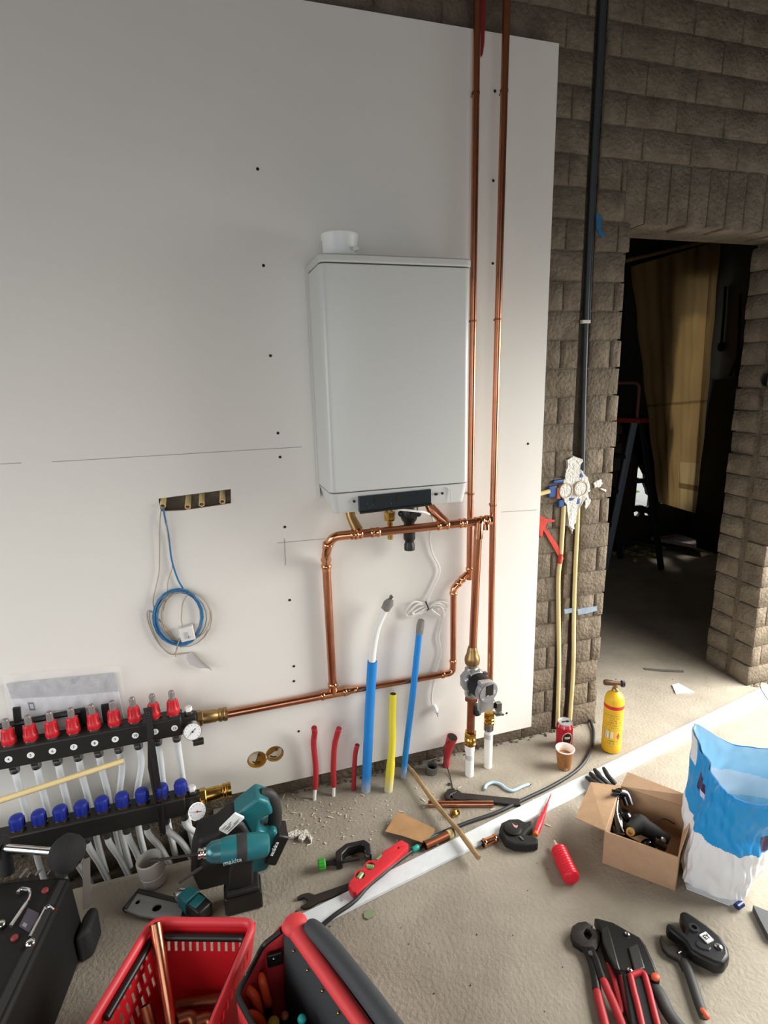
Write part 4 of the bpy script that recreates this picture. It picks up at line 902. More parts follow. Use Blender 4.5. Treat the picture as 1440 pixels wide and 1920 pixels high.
c_ = tp+Vector((0, 0, .032)); b = B(); b.tube([c_-ax*.046, c_-ax*.040, c_-ax*.012], [.010, .0115, .0105], 14); b.tube([c_-ax*.012, c_+ax*.02], .007, 12); b.out('torch_barrel', mat('burnt_brass', '#5d4434', .45, .7), t)
b = B(); b.lathe([(.010, 0), (.0135, .003), (.0135, .012), (.010, .015)], c_+ax*.02, ax, 8); b.out('control_knob', BLACK, t)
# can
c = F(1057, 1398); t = thing('drink_can', 'red drink can with a dark oval print, behind the paper cup', 'can', c)
CANR = .0325
def canf(u, v):
    a = 2*PI*u; z = v*.104; r = CANR-(.004*max(0, (v-.9)/.1)) - .005*max(0, (.05-v)/.05); return Vector((c.x+r*math.cos(a), c.y+r*math.sin(a), z+.002))
def canc(u, v):
    du = ((u-.715+.5) % 1-.5)/.105; dv = (v-.46)/.30
    d = du*du+dv*dv
    if d < .80:
        if abs(dv-.22) < .14 and abs(du) < .5 and not (abs(dv-.22) < .03): return '#e8e3de'
        if d > .62: return '#5a1d20'
        return '#241416' if dv > -.35 else '#4a1f22'
    if d < 1: return '#d8c9bd'
    if v > .86 and int(u*40) % 5 == 0: return '#e89aa0'
    return '#b3162c'
surf('body', canf, 120, 60, mat('can_paint', '#fff', .25, .3, attr=True) if False else mat('can_paint', '#ffffff', .28, metal=.25, attr=True), t, canc, closed=True)
b = B(); b.lathe([(.027, .104), (.0285, .110), (.0285, .113), (.0268, .113), (.0262, .109), (0, .109)], (c.x, c.y, 0), (0, 0, 1), 32); b.lathe([(0, .002), (.026, .002), (.028, .006)], (c.x, c.y, 0), (0, 0, 1), 32); b.out('lid', mat('can_lid', '#cfd0d2', .35, .5), t)
b = B(Matrix.Translation((c.x+.006, c.y-.002, .1095))); b.prism(circ(.004, .002, .009, 16, .006), 0, .0004); b.out('opening', DARK, t)
b = B(Matrix.Translation((c.x-.006, c.y+.002, .110))); b.prism(circ(0, 0, .007, 14, .005), 0, .0014); b.out('tab', STEEL, t)
# paper cup
c2p = F(1057.5, 1439); t = thing('paper_cup', 'brown speckled paper cup with tea in front of the red can', 'cup', c2p)
rnd = random.Random(4)
def cupf(u, v):
    a = 2*PI*u; r = .0235+.0105*v; return Vector((c2p.x+r*math.cos(a), c2p.y+r*math.sin(a), .001+.083*v))
def cupc(u, v):
    if .67 < u < .74 and .03 < v < .17: return '#d8cdbd' if int(u*330) % 2 else '#8a6a4a'
    n = noise.noise(Vector((u*70, v*38, 1))); 
    if v > .95: return '#efe6da'
    return '#8a5630' if n > .05 else ('#a8733f' if n > -.3 else '#6a3f22')
surf('wall', cupf, 120, 50, PAINTM, t, cupc, closed=True, thick=.0008)
B().lathe2([(.0325, .0815), (.0355, .083), (.0358, .0855), (.034, .0865), (.0325, .085)], c2p, (0, 0, 1), 40).out('rolled_rim', mat('cup_rim', '#f0ebe4', .5), t)
def cin(u, v):
    a = 2*PI*u; r = .0228+.0105*v; return Vector((c2p.x+r*math.cos(a), c2p.y+r*math.sin(a), .003+.082*v))
surf('lining', cin, 32, 4, mat('cup_inside', '#efe6dc', .5), t, closed=True)
B().lathe([(.0285, 0), (.0285, .001), (0, .001)], (c2p.x, c2p.y, .055), (0, 0, 1), 32).out('tea', mat('tea', '#b97c4e', .15), t); B().lathe([(.0232, .002), (.0232, .004), (0, .004)], c2p, (0, 0, 1), 28).out('base', mat('cup_rim', '#f0ebe4', .5), t)
# white coated metal strip
ST = .011
a_, b2_, c3_, d3_ = F(549, 1721, ST), F(574, 1745, ST), F(1440, 1310, ST), F(1440, 1283, ST)
up = (d3_-a_).normalized(); lo = (c3_-b2_).normalized()
e1, e2 = d3_+up*.12, c3_+lo*.16
strip = B().prism([p.xy[:] for p in (a_, b2_, e2, e1)], 0.0005, ST).out('metal_strip', WSTRIP, bev=.0012)
tag(strip, 'long white coated metal strip lying diagonally across the floor', 'metal strip')
mk = mat('strip_scuff', '#9fa5a8', .6)
for x, y, r in ((820, 1583, .004), (897, 1545, .003), (1060, 1470, .004), (1180, 1412, .004), (1230, 1388, .003), (1330, 1330, .004), (640, 1688, .004), (720, 1640, .003)):
    p = F(x, y, ST); B().lathe2([(r*.6, 0), (r, 0), (r, .0006), (r*.6, .0006)], p, (0, 0, 1), 12).out('screw_hole', mk, strip)
for x, y in ((727, 1665), (708, 1675), (670, 1694)):
    p = F(x, y, .006); B(frame(p, lo)).box(-.006, .006, -.003, .002, -.005, .004).out('edge_notch', SOFTB, strip)
# black cable
cab = [(1107, 1351, .012), (1113, 1374, .007), (1108, 1405, .007), (1086, 1440, .007), (1040, 1471, .007), (980, 1500, .007), (930, 1524, .007), (880, 1541, .007), (830, 1561, .007), (795, 1580, .007), (750, 1612, .012), (716, 1640, .019), (690, 1662, .020), (664, 1690, .020), (630, 1714, .019), (604, 1735, .010), (590, 1750, .007)]
t = thing('black_cable', 'thick black cable snaking from the doorway jamb along the white metal strip', 'cable', F(1000, 1490))
B().tube(smoothpath([F(x, y, z) for x, y, z in cab], 6), .0062, 10).out('cable', mat('cable_black', '#26272a', .5), t)
# gloves, cardboard box and contents
bl_, br2 = F(1130, 1618), F(1265, 1670); HB = .118
BLr, BRr = F(1166, 1476, HB), F(1286, 1512, HB)
fl3 = Vector((bl_.x, bl_.y, 0)); fr3 = Vector((br2.x, br2.y, 0)); dv = ((BLr-fl3)+(BRr-fr3))*.5; dv.z = 0
pts4 = [fl3, fr3, fr3+dv, fl3+dv]
t = thing('cardboard_box', 'open brown cardboard box with flaps folded out beside the plastic sack', 'box', (fl3+dv*.5+(fr3-fl3)*.5))
boxo = t
def pan(p, q, z0, z1, nm, m=CARD, th=.0035):
    d = q-p; fm = frame(p, d); b = B(fm); b.box(0, d.length, -th/2, th/2, z0, z1); return b.out(nm, m, t)
pan(pts4[0], pts4[1], .001, HB, 'front_panel'); pan(pts4[1], pts4[2], .001, HB, 'right_panel'); pan(pts4[2], pts4[3], .001, HB, 'back_panel'); pan(pts4[3], pts4[0], .001, HB, 'left_panel')
B().prism([p.xy[:] for p in pts4], .0005, .004).out('bottom_panel', CARDIN, t)
def flap(p, q, r, s, nm, th=.0032):
    b = B(); n = (q-p).cross(s-p).normalized()*th/2; vs = [p, q, r, s]
    A = [b.v(v-n) for v in vs]; C = [b.v(v+n) for v in vs]; b.face(A[::-1]); b.face(C)
    for i in range(4): b.face([A[i], A[(i+1) % 4], C[(i+1) % 4], C[i]])
    return b.out(nm, CARD, t)
up3 = Vector((0, 0, HB))
flap(pts4[0]+up3, pts4[3]+up3, F(1108, 1467, .085), F(1079, 1534, .075), 'left_flap')
flap(pts4[3]+up3, pts4[2]+up3, F(1292, 1492, HB+.03), F(1177, 1448, HB+.03), 'back_flap')
flap(pts4[1]+up3, pts4[2]+up3, F(1306, 1452, HB+.088), F(1293, 1545, HB+.068), 'right_flap')
cen = (pts4[0]+pts4[1]+pts4[2]+pts4[3])*.25
t = thing('black_valve_set', 'black hose and valve assembly with a brass end lying in the cardboard box', 'valve', cen+Vector((0, 0, .005)))
GB = mat('glossy_black', '#131313', .22, coat=.5)
zz = .085
b = B(); b.tube(smoothpath([F(1170, 1545, .03), F(1158, 1525, .07), F(1153, 1500, .10), F(1160, 1488, .118), F(1172, 1490, .112), F(1180, 1510, .09)], 6), .0165, 14); b.out('hose_arch', GB, t)
b = B(); b.tube([F(1147, 1485, .128), F(1162, 1487, .128)], .009, 14).tube([F(1162, 1487, .128), F(1172, 1489, .125)], .006, 12); b.out('hose_end', GB, t)
b = B(); b.ball(F(1200, 1545, .082), .032, (1, 1, .85), 18).tube([F(1180, 1558, .08), F(1198, 1545, .082), F(1225, 1560, .07), F(1252, 1578, .055)], [.018, .030, .024, .021], 16); b.out('valve_body', BLACKM, t)
fb = F(1183, 1558, .098); ax = (CAM-fb).normalized()+Vector((-.2, -.1, -.1)); b = B(); b.lathe2([(.0075, 0), (.0125, 0), (.0125, .014), (.0075, .014)], fb, ax, 20); bb_ = b.out('brass_end', BRASS, t); B().lathe([(.0072, .004), (.0072, .006), (0, .006)], fb, ax, 14).out('brass_core', BRASS2, bb_)
B().tube(smoothpath([F(1160, 1495, .115), F(1157, 1520, .11), F(1163, 1545, .10), F(1170, 1560, .095)], 6), .0018, 6).out('grey_wire', CHROME, t)
b = B(); b.tube([F(1150, 1567, .075), F(1170, 1565, .075)], .006, 10).tube([F(1150, 1520, .03), F(1150, 1555, .05), F(1175, 1580, .04), F(1225, 1600, .03)], .012, 12).tube([F(1225, 1575, .08), F(1245, 1590, .06)], [.012, .015], 12); b.out('side_pipe', GB, t)
b = B(); b.lathe([(.008, 0), (.008, .012), (0, .014)], F(1240, 1577, .08), (.2, -.5, .8), 12); b.out('end_cap', STEEL, t)
b = B(); b.tube(smoothpath([F(1150, 1515, .06), F(1160, 1540, .07), F(1168, 1570, .055), F(1200, 1590, .05)], 5), .015, 12).ball(F(1172, 1530, .06), .024, (1, 1.2, .8), 14).ball(F(1215, 1585, .05), .02, (1.3, 1, .8), 14); b.out('lower_hose', GB, t)
b = B(); b.tube(smoothpath([F(1210, 1545, .07), F(1225, 1542, .09), F(1245, 1535, .085), F(1265, 1545, .05)], 5), .0022, 6); b.out('thin_lead', BLACK, t)
# glove
t = thing('work_glove', 'black work glove on the white strip behind the cardboard flap', 'glove', F(1140, 1485, ST))
GL = mat('glove_black', '#1d1d1c', .6, bump=.3, bs=300)
b = B(); b.tube([F(1165, 1500, .026), F(1150, 1485, .032), F(1138, 1476, .032)], [.026, .030, .026], 14, flat=.5); b.out('palm', GL, t)
for tip, mid, base, r in (((1099, 1457), (1112, 1466), (1132, 1478), .0085), ((1106, 1449), (1118, 1462), (1137, 1477), .0092), ((1114, 1442), (1126, 1458), (1144, 1474), .0096), ((1131, 1439), (1140, 1455), (1154, 1471), .0088)):
    a = [F(base[0], base[1], .030), F((base[0]+mid[0])/2, (base[1]+mid[1])/2, .038), F(mid[0], mid[1], .040), F((tip[0]+mid[0])/2, (tip[1]+mid[1])/2, .034), F(tip[0], tip[1], .024)]
    b = B(); b.tube(smoothpath(a, 4), [r*1.05]*8+[r]*5+[r*.92, r*.85, r*.7, r*.35], 12); b.out('finger', GL, t)
b = B(); b.tube(smoothpath([F(1165, 1490, .028), F(1176, 1478, .024), F(1180, 1466, .02)], 4), [.011]*6+[.009, .007, .004], 12); b.out('thumb', GL, t)
# plastic sack
sb = [Vector((x, y, 0)) for x, y in ((1.278, 1.106), (1.238, 1.072), (1.222, 1.043), (1.292, .963), (1.338, .962), (1.40, 1.0), (1.442, 1.06), (1.348, 1.155))]
stp = [F(1299, 1356, .46), F(1322, 1422, .40), F(1345, 1466, .36), F(1380, 1497, .345), F(1450, 1512, .34), F(1505, 1480, .35), F(1470, 1412, .385), F(1372, 1394, .41)]
vb_ = [.60, .52, .50, .50, .53, .5, .5, .55]
def per(lst, u):
    n = len(lst); x = (u % 1)*n; i = int(x); f_ = x-i
    p0, p1, p2, p3 = (lst[(i+k-1) % n] for k in range(4))
    return 0.5*((p1*2)+(p2-p0)*f_+(p0*2-p1*5+p2*4-p3)*f_*f_+(p1*3-p0-p2*3+p3)*f_**3)
scen = sum(sb, Vector())/8; tcen = sum(stp, Vector())/8; tcen.z = 0
def sackp(u, v, inset=0.0):
    a, b = per(sb, u), per(stp, u); c0 = scen.lerp(tcen, v)
    p = a.lerp(b, v); d = Vector((p.x-c0.x, p.y-c0.y, 0)); L = d.length; d = d/L
    bul = .007*math.sin(PI*min(1, v*1.6))*(1 if v < .62 else 0) - .03*max(0, .06-v)/.06
    w = noise.noise(Vector((math.cos(2*PI*u)*2.2, math.sin(2*PI*u)*2.2, v*5)))*.010*min(1, v*4+.15) + noise.noise(Vector((math.cos(2*PI*u)*6, math.sin(2*PI*u)*6, v*9+4)))*.006 + abs(noise.noise(Vector((u*16, v*6, 7))))*.006
    p = p+d*(bul+w-inset); p.z = max(p.z, .002); return p
def sackc(u, v):
    vb = per(vb_, u); n = .012*math.sin(u*60)
    if .11 < u < .185 and .74 < v < .88: return '#35285a' if (v > .79 or u < .14) else '#cfd0e8'
    if (u < .07 or u > .95) and v > .82: return '#e4e8ec'
    if .50 < u < .56 and .54 < v < .68: return '#3a2d58'
    if v < vb+n: return '#eceef0'
    return '#1b95d8'
def sacki(u, v):
    du = (u-.84)/.12; dv = (v-.68)/.10
    if du*du+dv*dv < 1: return '#eceaf0'
    return '#b4dcf2'
t = thing('plaster_sack', 'open white and blue plastic sack standing at the right edge beside the box', 'sack', (scen.x, scen.y, 0))
surf('bag', lambda u, v: sackp(u, v), 280, 150, SACKM, t, sackc, closed=True)
surf('bag_inside', lambda u, v: sackp(u, .45+.55*v, .006), 160, 60, SACKM, t, lambda u, v: sacki(u, .45+.55*v), closed=True)
B().prism([p.xy[:] for p in sb], .001, .004).out('bag_bottom', mat('sack_white', '#e6e8ea', .5), t)
fl_m = [per([sackp(i/16, .47) for i in range(16)], k/32) for k in range(32)]; B().prism([(p.x*.86+scen.x*.14, p.y*.86+scen.y*.14) for p in fl_m], .19, .20).out('powder', mat('powder_grey', '#c9c6c0', .9, bump=.4), t)
p = F(1386, 1698, .014); b = B(); b.tube([p-Vector((.011, .002, 0)), p+Vector((.012, .003, .001))], .009, 10); lab(b.out('seam_roll', mat('seam_blue', '#1d2f5e', .3), t, jit=.003), 'dark blue printed corner')
# dark slab
tag(B().prism(outline([(1412, 1697), (1440, 1708), (1480, 1722), (1480, 1775), (1440, 1752), (1424, 1722)], .02), .001, .02).out('dark_slab', mat('slab_grey', '#4a4b4d', .7)), 'dark grey slab corner at the right edge below the sack', 'slab')
tag(B().prism(outline([(1260, 1284), (1272, 1281), (1302, 1297), (1267, 1299)], .006), .0008, .006).out('tile_scrap', WHITEP), 'white square scrap on the bright floor in the doorway', 'scrap')
tag(B().prism(outline([(1206, 1252), (1210, 1255), (1245, 1259), (1282, 1260), (1282, 1257), (1245, 1255)], .004), .0008, .004).out('thin_strip', mat('strip_grey', '#5c5955', .7)), 'thin grey strip lying in the doorway behind the white scrap', 'strip')
t = thing('bent_wire', 'thin black bent wire at the far end of the white strip', 'wire', F(1432, 1295, ST))
B().tube(smoothpath([F(1440, 1312, ST+.004), F(1426, 1290, ST+.02), F(1428, 1278, ST+.04), F(1440, 1282, ST+.03), F(1452, 1298, ST+.004)], 5), .0018, 6).out('wire', BLACK, t)

# red ribbed bottle
M, L = ffr((1045, 1588), (1069, 1640), .026); t = thing('red_bottle', 'red ribbed squeeze bottle lying on the floor left of the cardboard box', 'bottle', M.translation-Vector((0, 0, .026)))
prof = [(.010, 0), (.017, .008)]; x = .012
while x < L+.012: prof += [(.0232, x), (.0252, x+.003), (.0252, x+.006), (.0232, x+.009)]; x += .0095
prof += [(.0225, x), (.016, x+.004), (0, x+.004)]
B(M).lathe(prof, (0, 0, 0), (1, 0, 0), 28).out('bottle_body', mat('bright_red', '#e0182f', .35), t); B(M).lathe([(.004, -.028), (.005, -.02), (.009, -.003), (.0105, .002)], (0, 0, -.004), (1, 0, 0), 16).out('nozzle', mat('nozzle_pale', '#d9b9a0', .5), t)
# round pipe cutter with red screwdriver
c4 = F(972, 1560, .015); t = thing('round_pipe_cutter', 'round black plastic pipe cutter lying against the white strip', 'pipe cutter', (c4.x, c4.y, 0))
out_ = [(936, 1555), (940, 1542), (955, 1535), (972, 1534), (984, 1540), (997, 1537), (999, 1550), (990, 1556), (983, 1564), (1000, 1566), (1009, 1571), (1009, 1581), (990, 1584), (965, 1583), (947, 1575)]
b = B(); b.prism(outline(out_, .032), .002, .032); b.out('body', BLACKM, t, bev=.006, seg=3)
b = B(); b.lathe([(.024, 0), (.028, .006), (.02, .009), (0, .009)], F(962, 1556, .032), (0, 0, 1), 20); b.out('cutting_wheel_cover', BLACK, t)
b = B(frame(F(963, 1548, .040), F(970, 1552, .04)-F(963, 1548, .04))); b.prism([(-.008, .004), (.006, .003), (.011, .009), (.014, -.004), (.004, -.005)], 0, .002); lab(b.out('sticker', mat('sticker_pink', '#c79b92', .5), t), 'pale pink mark on the top')
B(frame(F(978, 1572, .033), (1, .2, 0))).box(-.003, .003, -.009, .009, 0, .002).out('slot_mark', STEEL, t)
M, L = ffr((1004, 1565), (1034, 1487), .020); t = thing('red_screwdriver', 'red screwdriver with orange end leaning on the black pipe cutter', 'screwdriver', M.translation-Vector((0, 0, .02)))
B(M).lathe([(.008, .004), (.010, .012), (.0105, L*.30), (.008, L*.42), (.0085, L*.46), (.0055, L*.52), (.0045, L*.72)], (0, 0, 0), (1, 0, 0), 14).out('handle', mat('bright_red', '#e0182f', .35), t)
B(M).lathe([(.0025, L*.7), (.0022, L*.93), (.0008, L)], (0, 0, 0), (1, 0, 0), 10).out('blade', mat('blade_red', '#9c3a3a', .4, .5), t)
B(M).lathe([(.0075, -.002), (.0092, .001), (.0092, .010), (.007, .012)], (0, 0, 0), (1, 0, 0), 14).out('end_cap', mat('orange_plastic', '#dd6a26', .4), t)
# copper bits
def tubepart(nm, lbl, cat, p1, p2, r, m, z, grp=None, hollow=True):
    M, L = ffr(p1, p2, z); t = thing(nm, lbl, cat, M.translation*1, grp); t.location.z = z-r
    B(M).lathe2([(r*.86, 0), (r, 0), (r, L), (r*.86, L)], (0, 0, 0), (1, 0, 0), 20).out('tube', m, t); B(M).lathe([(r*.85, L*.05), (r*.85, L*.06), (0, L*.06)], (0, 0, 0), (1, 0, 0), 16).out('bore', DARK, t); B(M).lathe([(r*.85, L*.94), (r*.85, L*.95), (0, L*.95)], (0, 0, 0), (1, 0, 0), 16).out('bore', DARK, t)
    return t, M, L
t, M, L = tubepart('copper_coupling', 'bright copper coupling on the floor left of the black pipe cutter', 'fitting', (905, 1582), (931, 1571), .0125, COPPER2, .0125)
for xx in (.003, L-.012): B(M).lathe2([(.0124, 0), (.0143, .003), (.0143, .006), (.0124, .009)], (0, 0, 0) if False else (xx, 0, 0), (1, 0, 0), 20).out('bead', COPPER2, t)
t, M, L = tubepart('copper_offcut', 'shiny copper pipe offcut under the wooden stick', 'pipe', (803, 1507), (925, 1507), .0105, COPPER, .0105)
t, M, L = tubepart('copper_offcut', 'dull brown copper offcut with yellow tape beside the white strip', 'pipe', (797, 1586), (850, 1561), .0135, DULLCU, .0135)
B(M).lathe2([(.0134, L-.022), (.0145, L-.022), (.0145, L-.006), (.0134, L-.006)], (0, 0, 0), (1, 0, 0), 18).out('yellow_tape', YELP, t)
p = F(853, 1524, .012); ax = F(870, 1519, .012)-p; t = thing('brass_nut', 'small brass nut lying below the shiny copper offcut', 'nut', (p.x, p.y, 0))
b = B(); b.hexnut(p-ax.normalized()*.014, ax, .0135, .018).lathe([(.010, .018), (.011, .02), (.011, .028), (.008, .028)], p-ax.normalized()*.014, ax, 16); b.out('nut', BRASS, t)
# wooden stick
p, q = F(764, 1444, .012), F(898, 1617, .018); t = thing('wooden_stick', 'weathered wooden stick lying across the white strip', 'stick', F(830, 1530))
fm = frame(p, q-p); L = (q-p).length; b = B(fm)
b.tube([(L*k/8, .002*math.sin(k*1.3), .016+.002*math.cos(k)) for k in range(9)], [.0085+.001*math.sin(k*2.1) for k in range(9)], 8); b.out('stick', WOOD, t, jit=.0015)
# kraft scrap
op = [(722, 1556), (746, 1527), (768, 1534), (815, 1551), (812, 1563), (803, 1578), (793, 1582), (758, 1573)]
b = B(); pts = [F(x, y, .016) for x, y in op]; b.prism([p.xy[:] for p in pts], .012, .0145)
for v in b.bm.verts: v.co.z += .010*math.sin(v.co.x*40)+.004
tag(b.out('cardboard_scrap', KRAFT), 'torn piece of brown cardboard in front of the tall blue tubes', 'cardboard')
# teal screwdriver
M, L = ffr((773, 1594), (824, 1566), .011); t = thing('teal_screwdriver', 'teal and black screwdriver partly under the cardboard scrap', 'screwdriver', M.translation-Vector((0, 0, .011)))
TQ = mat('turquoise', '#1f9c8e', .4)
B(M).lathe([(.007, 0), (.009, .004), (.009, .022), (.007, .026)], (0, 0, 0), (1, 0, 0), 14).out('end_grip', TQ, t); B(M).lathe([(.0075, .024), (.0085, .05), (.006, .055)], (0, 0, 0), (1, 0, 0), 14).out('grip', BLACK, t); B(M).lathe([(.0075, .052), (.0075, L-.012), (.004, L)], (0, 0, 0), (1, 0, 0), 14).out('front_grip', TQ, t); B(M).tube([(L-.004, 0, 0), (L+.05, 0, -.004)], .0028, 8).out('blade', STEEL, t)
# adjustable spanner, ring, light blue strip, spanner by the level
def flat(nm, lbl, cat, px, z0, z1, m, bev=.002, grp=None, pnm=None, parent=None):
    b = B(); b.prism(outline(px, z1), z0, z1)
    if parent: return b.out(pnm, m, parent, bev=bev)
    return tag(b.out(nm, m, bev=bev), lbl, cat, grp)
t = thing('adjustable_spanner', 'dark steel adjustable spanner lying behind the shiny copper offcut', 'spanner', F(890, 1495))
flat('', '', '', [(848, 1481), (858, 1480), (866, 1486), (885, 1488), (974, 1497), (976, 1508), (962, 1508), (885, 1499), (862, 1500), (848, 1497)], .002, .013, DARKST, parent=t, pnm='handle')
flat('', '', '', [(833, 1489), (839, 1479), (851, 1477), (857, 1484), (846, 1489), (843, 1494), (850, 1499), (836, 1498)], .001, .014, DARKST, parent=t, pnm='jaw')
B().lathe([(.006, 0), (.006, .010), (0, .010)], F(846, 1490, .012)-Vector((0, 0, .005)), (1, .2, 0), 12).out('worm_screw', STEEL, t)
p = F(842, 1471, .002); tag(B().lathe2([(.004, 0), (.0065, 0), (.0065, .0025), (.004, .0025)], p, (0, 0, 1), 16).out('steel_washer', DARKST), 'little steel washer behind the adjustable spanner', 'washer')
t = thing('pale_blue_strip', 'pale blue wavy plastic strip on the floor right of the white pipes', 'strip', F(950, 1478))
B().tube(smoothpath([F(x, y, .007) for x, y in ((909, 1480), (912, 1472), (924, 1467), (938, 1470), (950, 1479), (962, 1482), (978, 1475), (992, 1470))], 5), .0058, 10, flat=.8).out('strip', mat('pale_blue', '#a9c4d4', .45), t)
B().tube([F(990, 1471, .007), F(995, 1470, .006)], .0045, 8).out('metal_end', STEEL, t)
t = thing('open_spanner', 'open-ended spanner on the floor partly beneath the red spirit level', 'spanner', F(600, 1680))
flat('', '', '', [(566, 1676), (578, 1673), (590, 1677), (655, 1655), (668, 1650), (670, 1658), (660, 1667), (598, 1690), (582, 1700), (570, 1703), (563, 1699), (574, 1694), (577, 1687), (570, 1682), (558, 1686), (557, 1681)], .001, .009, DARKST, parent=t, pnm='body', bev=.0015)
# red level
LZ = .036
lv = [(654, 1660), (659, 1650), (664, 1646), (666, 1637), (674, 1631), (681, 1630), (683, 1622), (691, 1614), (702, 1614), (708, 1614), (718, 1605), (717, 1599), (752, 1576), (765, 1583), (765, 1588), (668, 1673), (662, 1672)]
def lvl2(pxs): return [tuple(F(x, y, LZ).xy) for x, y in pxs]
def ell(cx, cy, rx): p = F(cx, cy, LZ); return circ(p.x, p.y, rx, 20)
t = thing('spirit_level', 'small red spirit level with two round vials, on the white strip', 'spirit level', F(710, 1630, ST))
pl = plate('body', lvl2(lv), [ell(675, 1641, .0155), ell(694, 1624, .0155), ell(747, 1590, .0045)], Matrix.Translation((0, 0, LZ-.011)), .022, mat('level_red', '#d02a33', .4), t, bev=.0012)
for cx, cy in ((675, 1641), (694, 1624)):
    p = F(cx, cy, LZ); v_ = B().lathe([(.0153, -.020), (.0153, -.006), (0, -.006)], p, (0, 0, 1), 20).out('vial_recess', mat('recess_green', '#2f3a2a', .4), t)
    M2 = frame(p+Vector((0, 0, -.005)), (1, .9 if cx < 680 else -.5, 0)); B(M2).lathe([(.006, -.0128), (.0085, -.011), (.0085, .011), (.006, .0128)], (0, 0, 0), (1, 0, 0), 14).out('vial', GLASSG, v_)
    B().lathe2([(.0152, 0), (.017, 0), (.017, .0015), (.0152, .0015)], p, (0, 0, 1), 24).out('vial_ring', mat('level_red', '#d02a33', .4), v_)
p = F(712, 1610, LZ-.006); B(frame(p, F(740, 1585, LZ)-F(712, 1610, LZ))).box(-.012, .012, -.004, .004, -.004, .006).out('top_vial', GLASSG, t)
# green knob tool
M, L = ffr((596, 1622), (694, 1603), .020); t = thing('pipe_clamp_cutter', 'small black pipe cutter with a bright green knob on the floor', 'pipe cutter', M.translation-Vector((0, 0, .02)))
GK = mat('green_knob', '#3f9c35', .4)
b = B(M); b.lathe([(.012, 0), (.0165, .003), (.0165, .020), (.012, .024), (0, .024)], (0, 0, 0), (1, 0, 0), 18)
for k in range(12):
    a = k*PI/6; b.tube([(.004, .0165*math.cos(a), .0165*math.sin(a)), (.020, .0165*math.cos(a), .0165*math.sin(a))], .0018, 5)
b.out('knob', GK, t)
B(M).lathe([(.008, .022), (.008, .045), (.011, .048), (.011, .060), (.009, .064), (.009, .08)], (0, 0, 0), (1, 0, 0), 16).out('screw_shaft', BLACK, t)
b = B(M); b.prism([(.055, -.014), (.075, -.016), (.078, .010), (.100, .030), (.140, .034), (.150, .026), (.152, -.012), (.168, -.012), (.170, .030), (.155, .050), (.095, .048), (.058, .024)], -.018, .016); b.out('frame', BLACK, t, bev=.004)
for y in (-.004, .012): B(M).lathe([(.007, -.012), (.007, .012)], (.155, y-.006, .0), (0, 0, 1), 14).out('roller', STEEL, t)
B(M).tube([(.078, -.004, 0), (.13, -.004, 0)], .006, 10).out('slider', DARKST, t)
# small litter
t = tag(flat('withered_leaf', '', '', [(682, 1712), (690, 1704), (700, 1705), (704, 1709), (700, 1718), (690, 1723), (683, 1720)], .0008, .004, mat('leaf_dull', '#7d8a6a', .7), bev=0), 'small withered green leaf on the floor below the white strip', 'leaf')
for i, (px, l) in enumerate((([(533, 1563), (553, 1556), (568, 1557), (567, 1561), (550, 1568), (534, 1570)], 'flat white foam scrap right of the power tools'), ([(560, 1567), (573, 1554), (578, 1556), (585, 1571), (583, 1577), (576, 1566), (566, 1574), (559, 1573)], 'angled white foam scrap right of the power tools'))):
    flat('foam_scrap', l, 'scrap', px, .001, .012, PLASTER, bev=.001, grp='white foam scraps')
sh = B(); rnd = random.Random(21)
for i in range(190):
    x, y = (rnd.gauss(590, 70), rnd.gauss(1535, 26)) if i < 130 else (rnd.uniform(720, 1100), rnd.uniform(1420, 1560))
    if y < 1475: continue
    p = F(x, y, .0015); a = rnd.uniform(0, 6.3); L = rnd.choice((.0015, .002, .003, .004, .009)); w = rnd.uniform(.0007, .002); sh.M = frame(p, (math.cos(a), math.sin(a), rnd.uniform(-.1, .2)))
    sh.box(-L, L, -w, w, -.0006, .0012)
o = stuff(sh.out('wood_shavings', mat('shaving', '#d8cbb4', .8), smooth=False)); tag(o, 'pale wood shavings and splinters scattered before the floor tubes', 'shavings')
sh = B()
for i in range(80):
    x, y = rnd.uniform(560, 1430), rnd.uniform(1500, 1900); 
    if i > 48: x, y = rnd.uniform(1120, 1340), rnd.uniform(1230, 1300)
    p = F(x, y, .001); r = rnd.uniform(.0007, .0024); sh.ball(p, r, (1, rnd.uniform(.6, 1.6), .5), 6)
o = stuff(sh.out('grit', mat('grit_dark', '#4a4136', .9), smooth=False)); tag(o, 'dark grit and crumbs scattered over the screed floor', 'grit')

# ================================================================ POWER TOOLS AND SMALL THINGS AT THE LEFT
# impact driver
dx, dy = -.02, 1.415
TD = TEAL; t = thing('impact_driver', 'teal and black cordless impact driver standing on its battery with a long bit', 'power tool', (dx, dy, 0))
fm = frame((dx, dy, 0), (-1, .02, .0)); b = B(fm)     # local x points to the nose
b.prism([(-.052, -.033), (.048, -.033), (.054, -.026), (.054, .026), (.048, .033), (-.052, .033)], .002, .058); b.out('battery', BLACK, t, bev=.007, seg=3)
b = B(fm); b.box(-.047, .046, -.031, .031, .058, .074); b.out('battery_shoe', BLACKM, t, bev=.006, seg=3)
b = B(fm); b.prism([(.005, -.020), (.04, -.018), (.04, .018), (.005, .020), (-.03, .016), (-.03, -.016)], .07, .165, [(-.005, -.021), (.025, -.019), (.025, .019), (-.005, .021), (-.038, .017), (-.038, -.017)]); b.out('grip', BLACKM, t, bev=.008, seg=3)
A = Vector((dx, dy, .192)); axd = Vector((-.985, 0, .13)).normalized()
b = B(); b.lathe([(.02, -.085), (.03, -.078), (.034, -.06), (.036, -.03), (.036, .02), (.033, .04), (.030, .052)], A, axd, 24); b.out('motor_housing', TD, t)
